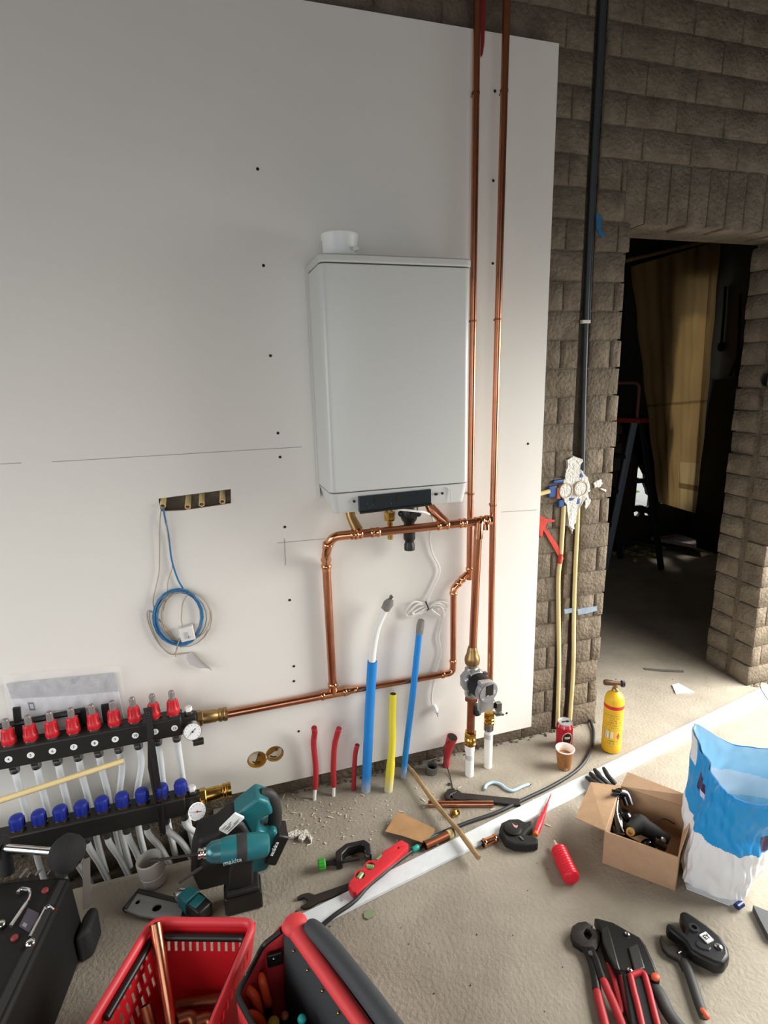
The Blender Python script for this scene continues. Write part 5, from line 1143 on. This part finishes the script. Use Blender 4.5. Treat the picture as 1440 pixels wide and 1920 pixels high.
b = B(); b.lathe([(.0366, -.02), (.0375, -.016), (.0375, .004), (.0366, .008)], A, axd, 24); b.out('rubber_band', SOFTB, t)
b = B(); b.lathe([(.030, .048), (.0305, .052), (.028, .075), (.019, .088), (.016, .09)], A, axd, 24); b.out('gear_case', mat('gear_teal', '#3b6f76', .25, .4), t)
b = B(); b.lathe([(.012, .088), (.015, .090), (.015, .096), (.012, .098), (.012, .103), (.014, .104), (.014, .110), (.010, .112)], A, axd, 20); b.out('chuck', CHROME, t)
b = B(); b.tube([A+axd*.110, A+axd*.235], .0035, 8).tube([A+axd*.214, A+axd*.232], .006, 10); b.out('bit', DARKST, t)
text('makita', .019, wallframe((dx-.02, dy-.0372, .188)), mat('logo_pale', '#a9c4c4', .4), t, 'lettering', th=.0012)
B(fm).box(-.010, .016, -.0225, -.0185, .125, .145).out('trigger_trim', TD, t, bev=.002)
B(fm).box(-.02, .03, -.0372, -.0355, .036, .046).out('battery_button', STEEL, t, bev=.001)
B(frame((dx+.048, dy-.036, .055), (0, 0, 1))).box(-.012, .022, -.004, .004, -.003, .003).out('teal_marker', mat('marker_teal', '#8fb7bb', .4), t)
# large teal tool
Y2 = 1.53; t = thing('rotary_hammer', 'large teal rotary hammer with black front housing and white label', 'power tool', (W(430, 1600, Y2).x, 1.55, 0))
def slab_(px, ya, yb, nm, m, par, bev=.008):
    pts = [W(x, y, Y2) for x, y in px]; b = B(WALLM(0)); b.prism([(p.x, p.z) for p in pts], ya, yb); o = b.out(nm, m, par, bev=bev, seg=3); return o
slab_([(360, 1600), (372, 1562), (405, 1553), (436, 1527), (456, 1533), (470, 1556), (462, 1600), (432, 1650), (400, 1668), (372, 1655), (358, 1625)], 1.50, 1.60, 'front_housing', mat('housing_black', '#191716', .6), t, .014)
slab_([(437, 1525), (482, 1489), (503, 1497), (512, 1520), (500, 1524), (488, 1530), (485, 1550), (498, 1556), (514, 1548), (528, 1568), (500, 1624), (470, 1640), (456, 1610), (468, 1560), (456, 1534)], 1.512, 1.588, 'teal_body', TD, t, .010)
b = B(); b.tube(smoothpath([W(488, 1490, Y2+.02), W(506, 1493, Y2+.02), W(514, 1512, Y2+.02), W(516, 1535, Y2+.02), W(510, 1552, Y2+.02), W(494, 1556, Y2+.02)], 5), .0165, 14, flat=1.3); b.out('handle', SOFTB, t)
b = B(frame(W(517, 1578, Y2+.01), W(500, 1624, Y2)-W(530, 1560, Y2), (0, -1, 0))); b.box(-.05, .055, -.020, .020, -.038, .038); bt_ = b.out('battery', BLACK, t, bev=.007, seg=3)
fm3 = frame(W(514, 1592, Y2-.035), W(530, 1560, Y2)-W(500, 1624, Y2), (0, -1, 0)); text('makita', .018, fm3, mat('logo_white', '#e4ecec', .4), bt_, 'lettering', th=.0015)
pp = [W(x, y, 1.495) for x, y in ((411, 1556), (441, 1526), (458, 1534), (426, 1564))]; b = B(WALLM(0)); b.prism([(p.x, p.z) for p in pp], 1.4935, 1.503); lb_ = b.out('rating_label', STK, t)
b = B(WALLM(0)); d = (pp[1]-pp[0]); w_ = (pp[3]-pp[0])
for k, (s0, s1) in enumerate(((.1, .35), (.45, .6), (.12, .5), (.2, .42), (.55, .9), (.15, .8))):
    o = pp[0]+w_*(.16+.13*k)+d*s0; e = pp[0]+w_*(.16+.13*k)+d*s1; n = w_*.03; b.prism([(o.x, o.z), (e.x, e.z), (e.x+n.x, e.z+n.z), (o.x+n.x, o.z+n.z)], 1.4925, 1.4937)
b.out('label_print', INK, lb_)
b = B(); q0, q1 = W(400, 1606, 1.49), W(384, 1622, 1.47); b.lathe([(.020, 0), (.022, .01), (.018, .025), (.012, .04)], q0, q1-q0, 18); b.out('chuck_collar', BLACKM, t)
q2 = W(335, 1656, 1.44); B().tube([q1, q2], [.005, .004], 10).out('chisel', STEEL, t)
# small teal tool lying down
M, L = ffr((372, 1700), (322, 1668), .030); t = thing('angle_driver', 'small teal and black driver lying down with a silver nose', 'power tool', M.translation-Vector((0, 0, .03)))
B(M).prism([(-.035, -.022), (.028, -.030), (.034, .022), (-.030, .026)], -.028, .016).out('rear_body', BLACK, t, bev=.008, seg=3)
B(M).prism([(.020, -.027), (.062, -.022), (.066, .020), (.024, .024)], -.026, .024).out('front_body', TD, t, bev=.007, seg=3)
B(M).lathe([(.020, 0), (.018, .014), (.010, .026), (.008, .03)], (.062, .0, .004), (1, .1, .05), 18).out('nose', CHROME, t)
B(M).box(.026, .060, -.0275, -.0245, -.012, -.002).out('cream_stripe', CREAM, t); B(M).box(-.01, .018, -.02, .018, .015, .018).out('top_pad', TD, t, bev=.002)
# grey plate
gp = [(234, 1705), (259, 1671), (300, 1676), (345, 1692), (338, 1722), (300, 1722), (262, 1716)]
def ge(cx, cy, rx, ry): p = F(cx, cy, .014); return circ(p.x, p.y, rx, 18, ry)
t = thing('grey_fixing_plate', 'flat grey plate with two oval holes in front of the grey socket', 'plate', F(285, 1698))
plate('plate', [tuple(F(x, y, .014).xy) for x, y in gp], [ge(258, 1691, .0075, .009), ge(294, 1702, .014, .013)], Matrix.Translation((0, 0, .0115)), .005, mat('plate_grey', '#979a97', .5, .1), t, bev=.0008)
b = B(); q = [F(x, y, .014) for x, y in ((234, 1705), (259, 1671), (345, 1692))]; b.tube([Vector((p.x, p.y, .011)) for p in q], .0095, 8); b.out('rubber_edge', SOFTB, t)
B().prism([tuple(F(x, y, .004).xy) for x, y in ((240, 1704), (262, 1676), (338, 1694), (330, 1718), (262, 1714))], .001, .004).out('backing', DARK, t)
# pvc socket
p = F(291, 1652); t = thing('pvc_socket', 'short light grey plastic drain socket standing open end up', 'pipe fitting', p)
PV = mat('pvc_grey', '#bbb9b1', .5); ax = Vector((-.10, .0, 1)).normalized()
B().lathe2([(.030, 0), (.034, 0), (.034, .028), (.0355, .032), (.0385, .040), (.0385, .082), (.0345, .084), (.0345, .036), (.030, .030)], p+Vector((0, 0, .002)), ax, 36).out('socket', PV, t)
B().lathe2([(.0350, 0), (.0372, .001), (.0372, .003), (.0350, .004)], p+Vector((0, 0, .002))+ax*.031, ax, 36).out('seal_ring', mat('seal_white', '#dedcd6', .4), t)
B().lathe([(.0299, 0), (.0299, .001), (0, .001)], p+Vector((0, 0, .006)), ax, 24).out('bore', mat('bore_grey', '#3d3a35', .9), t)

# ================================================================ BLACK TOOL CASE
t = thing('black_tool_case', 'big black tool case with chrome latches at the left edge', 'tool case', (-.65, 1.3, 0))
CZ = .25; CS = mat('case_black', '#0f0f0e', .6, var=.3, vs=40, spec=.3)
b = B(); b.prism([(-.435, 1.43), (-.505, 1.0), (-.95, 1.06), (-.90, 1.52)], .003, CZ-.02, [(-.445, 1.425), (-.515, 1.0), (-.95, 1.06), (-.90, 1.515)]); b.out('case_body', CS, t, bev=.014, seg=3)
b = B(); b.prism([(-.45, 1.42), (-.52, 1.0), (-.95, 1.06), (-.90, 1.51)], CZ-.022, CZ, [(-.468, 1.405), (-.535, 1.0), (-.95, 1.07), (-.89, 1.495)]); b.out('lid', CS, t, bev=.006)
zt = CZ+.004
def latch(pxs):
    pts = [F(x, y, zt+.006) for x, y in pxs]; B().tube(fillet(pts, .012), .0042, 8).out('latch', CHROME, t)
latch([(33, 1674), (38, 1666), (58, 1668), (55, 1685), (20, 1736)])
latch([(103, 1706), (93, 1698), (84, 1703), (56, 1757)])
for x, y in ((57, 1768), (2, 1733)): b = B(); b.ball(F(x, y, zt+.004), .011, (1, 1, .7), 12); b.out('latch_knob', CHROME, t)
b = B(); b.prism([tuple(F(x, y, zt).xy) for x, y in ((36, 1735), (52, 1702), (73, 1712), (54, 1746))], CZ-.001, zt); lb_ = b.out('case_label', mat('label_violet', '#47434e', .5), t)
b = B(); b.prism([tuple(F(x, y, zt+.0006).xy) for x, y in ((41, 1735), (45, 1729), (52, 1733), (48, 1739))], zt-.0002, zt+.0006); b.out('label_square', mat('label_grey', '#8a8790', .5), lb_)
for x, y in ((85, 1672), (28, 1761)): B().lathe([(.008, 0), (.008, .006), (.006, .008), (0, .008)], F(x, y, CZ-.002), (0, 0, 1), 14).out('red_button', mat('button_red', '#7d2a24', .6), t)
for x, y, w in ((45, 1637, .008), (55, 1640, .004), (72, 1635, .006), (92, 1636, .003)):
    B(frame(F(x, y, CZ), (.4, .9, 0))).box(-w*1.6, w*1.6, -w*.5, w*.5, -.001, .002).out('scuff', mat('scuff_grey', '#77736e', .7), t)
hb = F(133, 1600, .30); h0 = F(8, 1590, .31)
B().tube([h0, hb], .0105, 14).out('carry_tube', CHROME, t)
d = (hb-h0).normalized(); b = B(); b.lathe([(.030, -.030), (.043, -.018), (.046, .008), (.040, .026), (.025, .036), (0, .037)], hb-d*.012, d*1.0+Vector((0, -.25, -.1)), 20); b.out('hub', mat('hub_black', '#151514', .85, bump=.3, bs=200), t)
b = B(); b.tube([h0-d*.02, h0-d*.005], .03, 14); b.out('hub', BLACKM, t)
for q in (hb-d*.03, h0+d*.0): b = B(); b.tube([q, Vector((q.x, q.y-.01, CZ-.01))], .016, 10); b.out('handle_post', BLACKM, t)
s0, s1 = Vector((hb.x+.035, hb.y-.01, hb.z-.02)), F(163, 1702, .10)
fm = frame(s0, s1-s0, (.4, -1, .2)); b = B(fm); b.box(0, (s1-s0).length, -.009, .009, -.002, .002); b.out('strap', mat('strap_grey', '#6c6963', .6), t)
b = B(); b.prism([(-.437, 1.425), (-.425, 1.455), (-.400, 1.445), (-.412, 1.375), (-.445, 1.36)], .003, .095); b.out('corner_foot', BLACKM, t, bev=.012, seg=3)

# ================================================================ RED BASKET
RZ = .20
BLk, BRk = F(286, 1728, RZ), F(478, 1730, RZ); e1 = (BRk-BLk); wB = e1.length; e1 /= wB; e2 = Vector((-.45, -.89, 0)).normalized(); LB = .42
FLk, FRk = BLk+e2*LB, BRk+e2*LB
cenb = (BLk+BRk+FLk+FRk)/4
t = bask = thing('shopping_basket', 'red plastic shopping basket with black handles in the foreground', 'basket', (cenb.x, cenb.y, 0))
def low(p, k=.82): q = cenb+(p-cenb)*k; return Vector((q.x, q.y, .004))
def wallp(a, b, nm, slots):
    a2, b2 = low(a), low(b); d = b-a; x = d.normalized(); dn = ((a2+b2)/2-(a+b)/2); hgt = dn.length; fm = frame(a, x, x.cross(dn).normalized()); sg = 1 if (fm.to_3x3() @ Vector((0, 1, 0))).dot(dn) > 0 else -1
    L = d.length; ins = (a2-a).dot(x); ins2 = L+(b2-b).dot(x)
    outer = [(0, 0), (L, 0), (ins2, sg*hgt), (ins, sg*hgt)]
    hs = [[(u0*L, sg*v0*hgt), (u1*L, sg*v0*hgt), (u1*L, sg*v1*hgt), (u0*L, sg*v1*hgt)] for u0, u1, v0, v1 in slots]
    return plate(nm, outer, hs, fm, .0035, REDB, t)
sl = [(.14+.07*k, .168+.07*k, .19, .37) for k in range(11)]
wallp(BLk, BRk, 'back_wall', sl)
rows = [(.10+.052*k, .124+.052*k, a, b) for k in range(16) for a, b in ((.16, .30), (.36, .50), (.56, .70))]
wallp(BLk, FLk, 'left_wall', rows); wallp(BRk, FRk, 'right_wall', rows[::3]); wallp(FLk, FRk, 'front_wall', sl)
B().prism([low(p).xy[:] for p in (BLk, BRk, FRk, FLk)], .002, .006).out('floor_panel', REDB, t)
rim = fillet([BLk+(FLk-BLk)*.5, BLk, BRk, FRk, FLk, BLk+(FLk-BLk)*.5], .03, 6)[:-1]
B().tube(rim, .0095, 10, closed=True, flat=1.2).out('rim', mat('rim_red', '#c9323a', .45), t)
def inn(p, k, z): q = cenb+(p-cenb)*k; return Vector((q.x, q.y, RZ+z))
for s in (0, 1):
    P0, P1, P2, P3 = (inn(FLk, .9, -.02), inn(BLk, .9, -.022), inn(BRk, .9, -.022), inn(FRk, .9, -.02)) if s == 0 else (inn(BLk, .86, -.034), inn(FLk, .88, -.03), inn(FRk, .88, -.03), inn(BRk, .86, -.034))
    m1, m2 = P0.lerp(P1, .52), P3.lerp(P2, .52)
    B().tube(fillet([m1, P1, P2, m2], .02), .0085, 10).out('handle', BLACK, t)
# things in the basket
def inb(nm, lbl, p, q, r, m, grp='copper pieces in the red basket'):
    t2 = thing(nm, lbl, 'pipe', min((p, q), key=lambda v: v.z)-Vector((0, 0, r)), grp); d = q-p; L = d.length
    B().lathe2([(r*.86, 0), (r, 0), (r, L), (r*.86, L)], p, d, 22).out('tube', m, t2); B().lathe([(r*.86, L*.96), (r*.86, L*.965), (0, L*.965)], p, d, 16).out('bore', DARK, t2); return t2
zf = .007
pt, pb = F(291, 1731, .222), F(322, 1925, .06); dd = pb-pt
inb('copper_pipe', 'long copper pipe leaning on the back corner of the red basket', pt+dd*1.25 if (pt+dd*1.25).z > .025 else pt+dd*(pt.z-.03)/(pt.z-pb.z), pt, .0140, COPPER)
inb('copper_pipe', 'copper pipe lying across the bottom of the basket by the back wall', F(330, 1886, .04), F(425, 1874, .04), .015, DULLCU)
inb('copper_pipe', 'short copper pipe end standing up by the left basket wall', F(285, 1935, .06), F(272, 1885, .10), .0135, DULLCU)
inb('copper_pipe', 'copper offcut lying below the crosswise pipe in the basket', F(330, 1912, .05), F(395, 1930, .045), .016, DULLCU)
for i, (x, y, l) in enumerate(((362, 1904, 'copper elbow in the middle of the basket floor'), (395, 1908, 'copper elbow near the right basket wall'))):
    p = F(x, y, .065); t2 = thing('copper_elbow', l, 'fitting', p-Vector((0, 0, .02)), 'copper pieces in the red basket')
    B().tube(fillet([p+Vector((-.03, 0, 0)), p, p+Vector((.005, -.03, -.01))], .025), .014, 14).out('elbow', DULLCU, t2)

# ================================================================ RED AND BLACK TOOL BAG
hz2 = .30; h0, h1 = F(548, 1733, hz2), F(700, 1935, hz2); d = h1-h0; d.normalize(); n = Vector((-d.y, d.x, 0))
if n.x < 0: n = -n
L = .55; o0 = Vector((h0.x, h0.y, 0))-d*.045
t = bag = thing('tool_bag', 'open red and black tool bag with a padded handle beside the basket', 'tool bag', o0+d*L*.5)
fm = frame(o0, d); sgn = 1 if (fm.to_3x3() @ Vector((0, 1, 0))).dot(n) > 0 else -1
N_ = lambda v: v*sgn
def bagwall(q, nm, m, th=.004, bev=.002):
    b = B(fm); A = [Vector(p) for p in q]; nn = (A[1]-A[0]).cross(A[2]-A[0]).normalized()*th/2
    a1 = [b.v(p-nn) for p in A]; a2 = [b.v(p+nn) for p in A]; k = len(A); b.face(a1[::-1]); b.face(a2)
    for i in range(k): b.face([a1[i], a1[(i+1) % k], a2[(i+1) % k], a2[i]])
    return b.out(nm, m, t, bev=bev)
NL, NR = -.145, .10
NC, XC = -.052, .055
bagwall([(0, N_(NC), .004), (0, N_(NR), .004), (0, N_(NR-.005), .10), (.02, N_(.03), hz2-.02), (.02, N_(-.02), hz2-.015), (0, N_(NC), .24)], 'end_panel', REDF)
bagwall([(L, N_(NL), .004), (L, N_(NR), .004), (L, N_(NR-.005), .10), (L, N_(.03), hz2-.02), (L, N_(-.025), hz2-.015), (L, N_(NL), .20)], 'end_panel', REDF)
bagwall([(0, N_(NC), .004), (XC, N_(NL), .004), (XC, N_(NL), .235), (0, N_(NC), .24)], 'corner_panel', REDF)
bagwall([(XC, N_(NL), .004), (L, N_(NL), .004), (L, N_(NL), .20), (XC, N_(NL), .235)], 'left_wall', REDF)
bagwall([(0, N_(NR), .004), (L, N_(NR), .004), (L, N_(.035), hz2-.03), (.02, N_(.035), hz2-.03)], 'right_wall', mat('bag_deep_red', '#70141a', .85, bump=.25, bs=500))
bagwall([(.03, N_(-.022), .01), (L, N_(-.022), .01), (L, N_(-.012), hz2-.02), (.03, N_(-.012), hz2-.012)], 'divider', mat('bag_grey', '#2f3234', .8, bump=.3, bs=400), .008)
B(fm).prism([(0, N_(NC)), (XC, N_(NL)), (L, N_(NL)), (L, N_(NR)), (0, N_(NR))], .002, .006).out('bag_floor', BLACKM, t)
b = B(fm); b.tube(fillet([(L, N_(NL), .203), (XC, N_(NL), .238), (0, N_(NC), .243), (.035, N_(-.022), hz2-.010)], .015), .0062, 8); b.out('rim_bar', BLACK, t)
b = B(fm); b.tube([(.012, N_(NC-.022), .248), (.035, N_(NC-.062), .246)], .003, 8); b.out('rim_glint', CHROME, t)
b = B(fm); b.tube([(.035, N_(.0), hz2-.008), (.06, N_(.0), hz2-.004), (L, N_(-.010), hz2-.012)], [.022, .018, .012], 14); b.out('red_piping', mat('piping_red', '#d0393c', .6), t)
b = B(fm); b.tube(smoothpath([(.075, N_(.022), hz2+.004), (.11, N_(.026), hz2+.010), (.20, N_(.028), hz2+.014), (.36, N_(.026), hz2+.012), (L, N_(.02), hz2+.004)], 5), [.012, .016, .018, .019, .0195]+[.0195]*16, 16); b.out('padded_handle', mat('pad_grey', '#393b3e', .7, bump=.2, bs=300), t)
b = B(fm); b.ball((.05, N_(.004), hz2+.0), .026, (1.0, 1.1, .7), 16); b.out('handle_end', mat('piping_red', '#d0393c', .6), t)
b = B(fm); b.prism([(.010, N_(-.052)), (.016, N_(-.052)), (.03, N_(-.022)), (.024, N_(-.018))], .19, .225); tb_ = b.out('black_tab', BLACK, t, bev=.004); B(fm).ball((.021, N_(-.040), .214), .0035).out('rivet', CHROME, tb_)
for k in range(5): B(fm).ball((.08+.055*k, N_(-.020), hz2-.026), .003, seg=8).out('stud', BRASS, t)
b = B(fm); b.tube([(0, N_(.036), hz2-.034), (L, N_(.036), hz2-.034)], .005, 8).tube([(0, N_(NR), .01), (0, N_(NR-.003), .10), (0, N_(.036), hz2-.034)], .006, 8); b.out('black_binding', BLACK, t)
# tools in the bag
OR = mat('orange_grip', '#ee5a2c', .45)
def plier(px, lbl, i):
    t2 = thing('orange_pliers', lbl, 'pliers', F(px[-1][0], px[-1][1], .05)-Vector((0, 0, .045)), 'orange tools in the bag')
    for path in (px,): b = B(); pts = smoothpath([F(x, y, z) for x, y, z in path], 5); k = len(pts); b.tube(pts, [.0055+.004*min(1, j/4) for j in range(k)], 12); b.out('grip', OR, t2)
    q = pts[-1]; B().tube([q, Vector((q.x, q.y, .01))], .008, 10).out('jaw', DARKST, t2)
plier([(455, 1853, .20), (466, 1856, .205), (478, 1870, .19), (484, 1890, .15), (486, 1905, .11)], 'orange curved grip nearest the basket in the tool bag', 0)
plier([(489, 1824, .20), (492, 1840, .19), (497, 1860, .16), (503, 1882, .11)], 'orange straight grip standing up by the bag divider', 1)
plier([(452, 1912, .18), (470, 1903, .185), (486, 1912, .16), (495, 1925, .10)], 'orange grip lowest in the tool bag', 2)
def knobt(nm, lbl, cat, x, y, r, m, z=.15, nm2='knob'):
    p = F(x, y, z); t2 = thing(nm, lbl, cat, (p.x, p.y, .006)); B().ball(p, r, (1, 1, .9), 16).out(nm2, m, t2); B().tube([p, Vector((p.x, p.y, .008))], r*.7, 12).out('shaft', BLACKM, t2)
knobt('teal_screwdriver', 'screwdriver with a round turquoise knob end in the tool bag', 'screwdriver', 566, 1911, .0095, mat('cyan_knob', '#23a9a6', .4), .19)
knobt('brown_handle_tool', 'tool with a round brown wooden knob end in the bag', 'tool', 534, 1904, .0085, mat('brown_knob', '#8a4a2c', .5), .16)
knobt('yellow_handle_tool', 'tool with a black and yellow rounded grip in the bag', 'tool', 513, 1918, .013, mat('yellow_grip', '#c9b84a', .5), .13)

# ================================================================ TOOLS AT THE BOTTOM RIGHT
DG = mat('tool_black', '#131312', .42, .2); DR_ = mat('grip_red', '#a81e26', .5)
def grip(par, px, r, m, nm, z, flat_=.7, taper=True):
    pts = smoothpath([F(x, y, z) for x, y in px], 5); k = len(pts); return B().tube(pts, [r*(.8+.2*min(1, j/3)) if taper else r for j in range(k)], 12, flat=flat_).out(nm, m, par)
t = thing('water_pump_pliers', 'water pump pliers with two thin red handles, leftmost of the foreground tools', 'pliers', F(1120, 1830))
p = F(1101, 1757, .018); plate('jaw', [tuple(F(x, y, .018).xy) for x, y in ((1071, 1752), (1074, 1740), (1084, 1733), (1098, 1731), (1109, 1738), (1106, 1742), (1122, 1748), (1124, 1762), (1118, 1780), (1110, 1788), (1103, 1778), (1090, 1775), (1076, 1765))], [[tuple(F(x, y, .018).xy) for x, y in ((1092, 1750), (1098, 1742), (1106, 1745), (1112, 1757), (1104, 1766), (1096, 1760))]], Matrix.Translation((0, 0, .012)), .018, DARKST, t, bev=.002)
grip(t, [(1082, 1762), (1098, 1780), (1108, 1800), (1115, 1828), (1119, 1856)], .0105, DG, 'shank', .014); grip(t, [(1108, 1778), (1118, 1800), (1124, 1818), (1130, 1836)], .0105, DG, 'shank', .020)
grip(t, [(1119, 1852), (1123, 1875), (1132, 1910), (1140, 1945)], .0105, DR_, 'handle', .014); grip(t, [(1128, 1830), (1140, 1858), (1152, 1885), (1168, 1925), (1175, 1945)], .0105, DR_, 'handle', .020)
B().lathe([(.007, 0), (.007, .006), (0, .007)], F(1108, 1790, .02), (0, 0, 1), 14).out('pivot', STEEL, t)
t = thing('press_pliers', 'large black press pliers with red handles in the foreground', 'pliers', F(1190, 1830))
flat('', '', '', [(1113, 1718), (1128, 1722), (1150, 1728), (1178, 1744), (1200, 1756), (1212, 1772), (1225, 1800), (1238, 1832), (1236, 1842), (1226, 1836), (1204, 1826), (1180, 1826), (1160, 1822), (1148, 1806), (1136, 1782), (1130, 1750)], .004, .036, DG, parent=t, pnm='head', bev=.007)
flat('', '', '', [(1128, 1740), (1140, 1734), (1148, 1760), (1156, 1790), (1164, 1820), (1152, 1812), (1140, 1790), (1130, 1765)], .004, .042, BLACK, parent=t, pnm='jaw', bev=.004)
flat('', '', '', [(1178, 1775), (1195, 1768), (1210, 1815), (1190, 1822)], .036, .042, mat('plate_dark', '#3a3938', .4, .4), parent=t, pnm='side_plate', bev=.003)
for x, y in ((1176, 1752), (1181, 1820)): B().lathe([(.006, 0), (.006, .003), (.003, .005), (0, .005)], F(x, y, .037), (0, 0, 1), 14).out('pin', CHROME, t)
B().ball(F(1229, 1832, .034), .010, (1.2, 1, .6)).out('orange_button', mat('button_orange', '#c4522e', .5), t)
grip(t, [(1141, 1806), (1150, 1830), (1158, 1860), (1165, 1890), (1162, 1900)], .0085, DR_, 'thin_handle', .014)
for pth in ([(1182, 1828), (1188, 1855), (1197, 1890), (1208, 1940)], [(1184, 1829), (1205, 1824), (1215, 1850), (1225, 1890), (1238, 1940)]): grip(t, pth, .0075, DR_, 'red_edge', .036, 1, False)
flat('', '', '', [(1166, 1822), (1215, 1826), (1240, 1940), (1185, 1940)], .004, .034, BLACKM, parent=t, pnm='handle_core', bev=.006)
flat('', '', '', [(1158, 1818), (1180, 1828), (1205, 1940), (1188, 1940), (1172, 1880)], .004, .030, mat('grip_deep_red', '#6d1820', .6), parent=t, pnm='handle', bev=.006)
grip(t, [(1224, 1846), (1238, 1868), (1248, 1890), (1262, 1912), (1285, 1940)], .016, SOFTB, 'handle', .018)
t = thing('adjustable_wrench', 'black adjustable wrench with an orange handle tip in the foreground', 'wrench', F(1280, 1830))
flat('', '', '', [(1237, 1758), (1240, 1752), (1247, 1764), (1252, 1773), (1262, 1770), (1286, 1765), (1292, 1776), (1288, 1795), (1294, 1818), (1280, 1815), (1272, 1798), (1252, 1788), (1242, 1776)], .003, .016, DARKST, parent=t, pnm='jaw', bev=.002)
grip(t, [(1282, 1800), (1292, 1825), (1303, 1858), (1312, 1885), (1321, 1908)], .0125, SOFTB, 'handle', .013, .7)
B().ball(F(1321, 1900, .018), .0085, (1, 1.6, .7)).out('orange_tip', mat('button_orange', '#e0603a', .5), t)
B().lathe([(.005, -.008), (.005, .008)], F(1275, 1786, .014), (1, .1, 0), 12).out('worm_screw', STEEL, t)
t = thing('press_jaw', 'chunky black press jaw with a white EY sticker, rightmost foreground tool', 'press jaw', F(1315, 1755))
flat('', '', '', [(1274, 1709), (1284, 1706), (1300, 1716), (1326, 1734), (1350, 1754), (1366, 1776), (1368, 1792), (1358, 1808), (1342, 1806), (1312, 1792), (1294, 1782), (1284, 1764), (1262, 1746), (1250, 1738), (1250, 1728), (1262, 1732), (1284, 1748), (1288, 1738), (1278, 1722)], .003, .040, DG, parent=t, pnm='jaw_body', bev=.008)
B().lathe2([(.007, 0), (.013, 0), (.012, .005), (.007, .005)], F(1301, 1741, .040), (0, 0, 1), 20).out('ring_boss', mat('plate_dark', '#3a3938', .4, .4), t)
flat('', '', '', [(1306, 1762), (1318, 1768), (1334, 1776), (1330, 1782), (1314, 1778), (1304, 1770)], .039, .043, BLACK, parent=t, pnm='relief', bev=.002)
M, L_ = ffr((1319, 1761), (1331, 1755), .0445); p = F(1325, 1757, .0445); fmS = frame(p, M.to_3x3() @ Vector((1, 0, 0)))
sk = B(fmS).box(-.011, .011, -.012, .012, -.004, 0).out('sticker', STK, t); text('EY', .016, fmS @ Matrix.Translation((0, 0, .0006)), INK, sk, 'lettering', bold=.0004)
B().lathe([(.009, 0), (.009, .003), (.005, .006), (0, .006)], F(1347, 1776, .040), (0, 0, 1), 16).out('hinge_pin', CHROME, t)
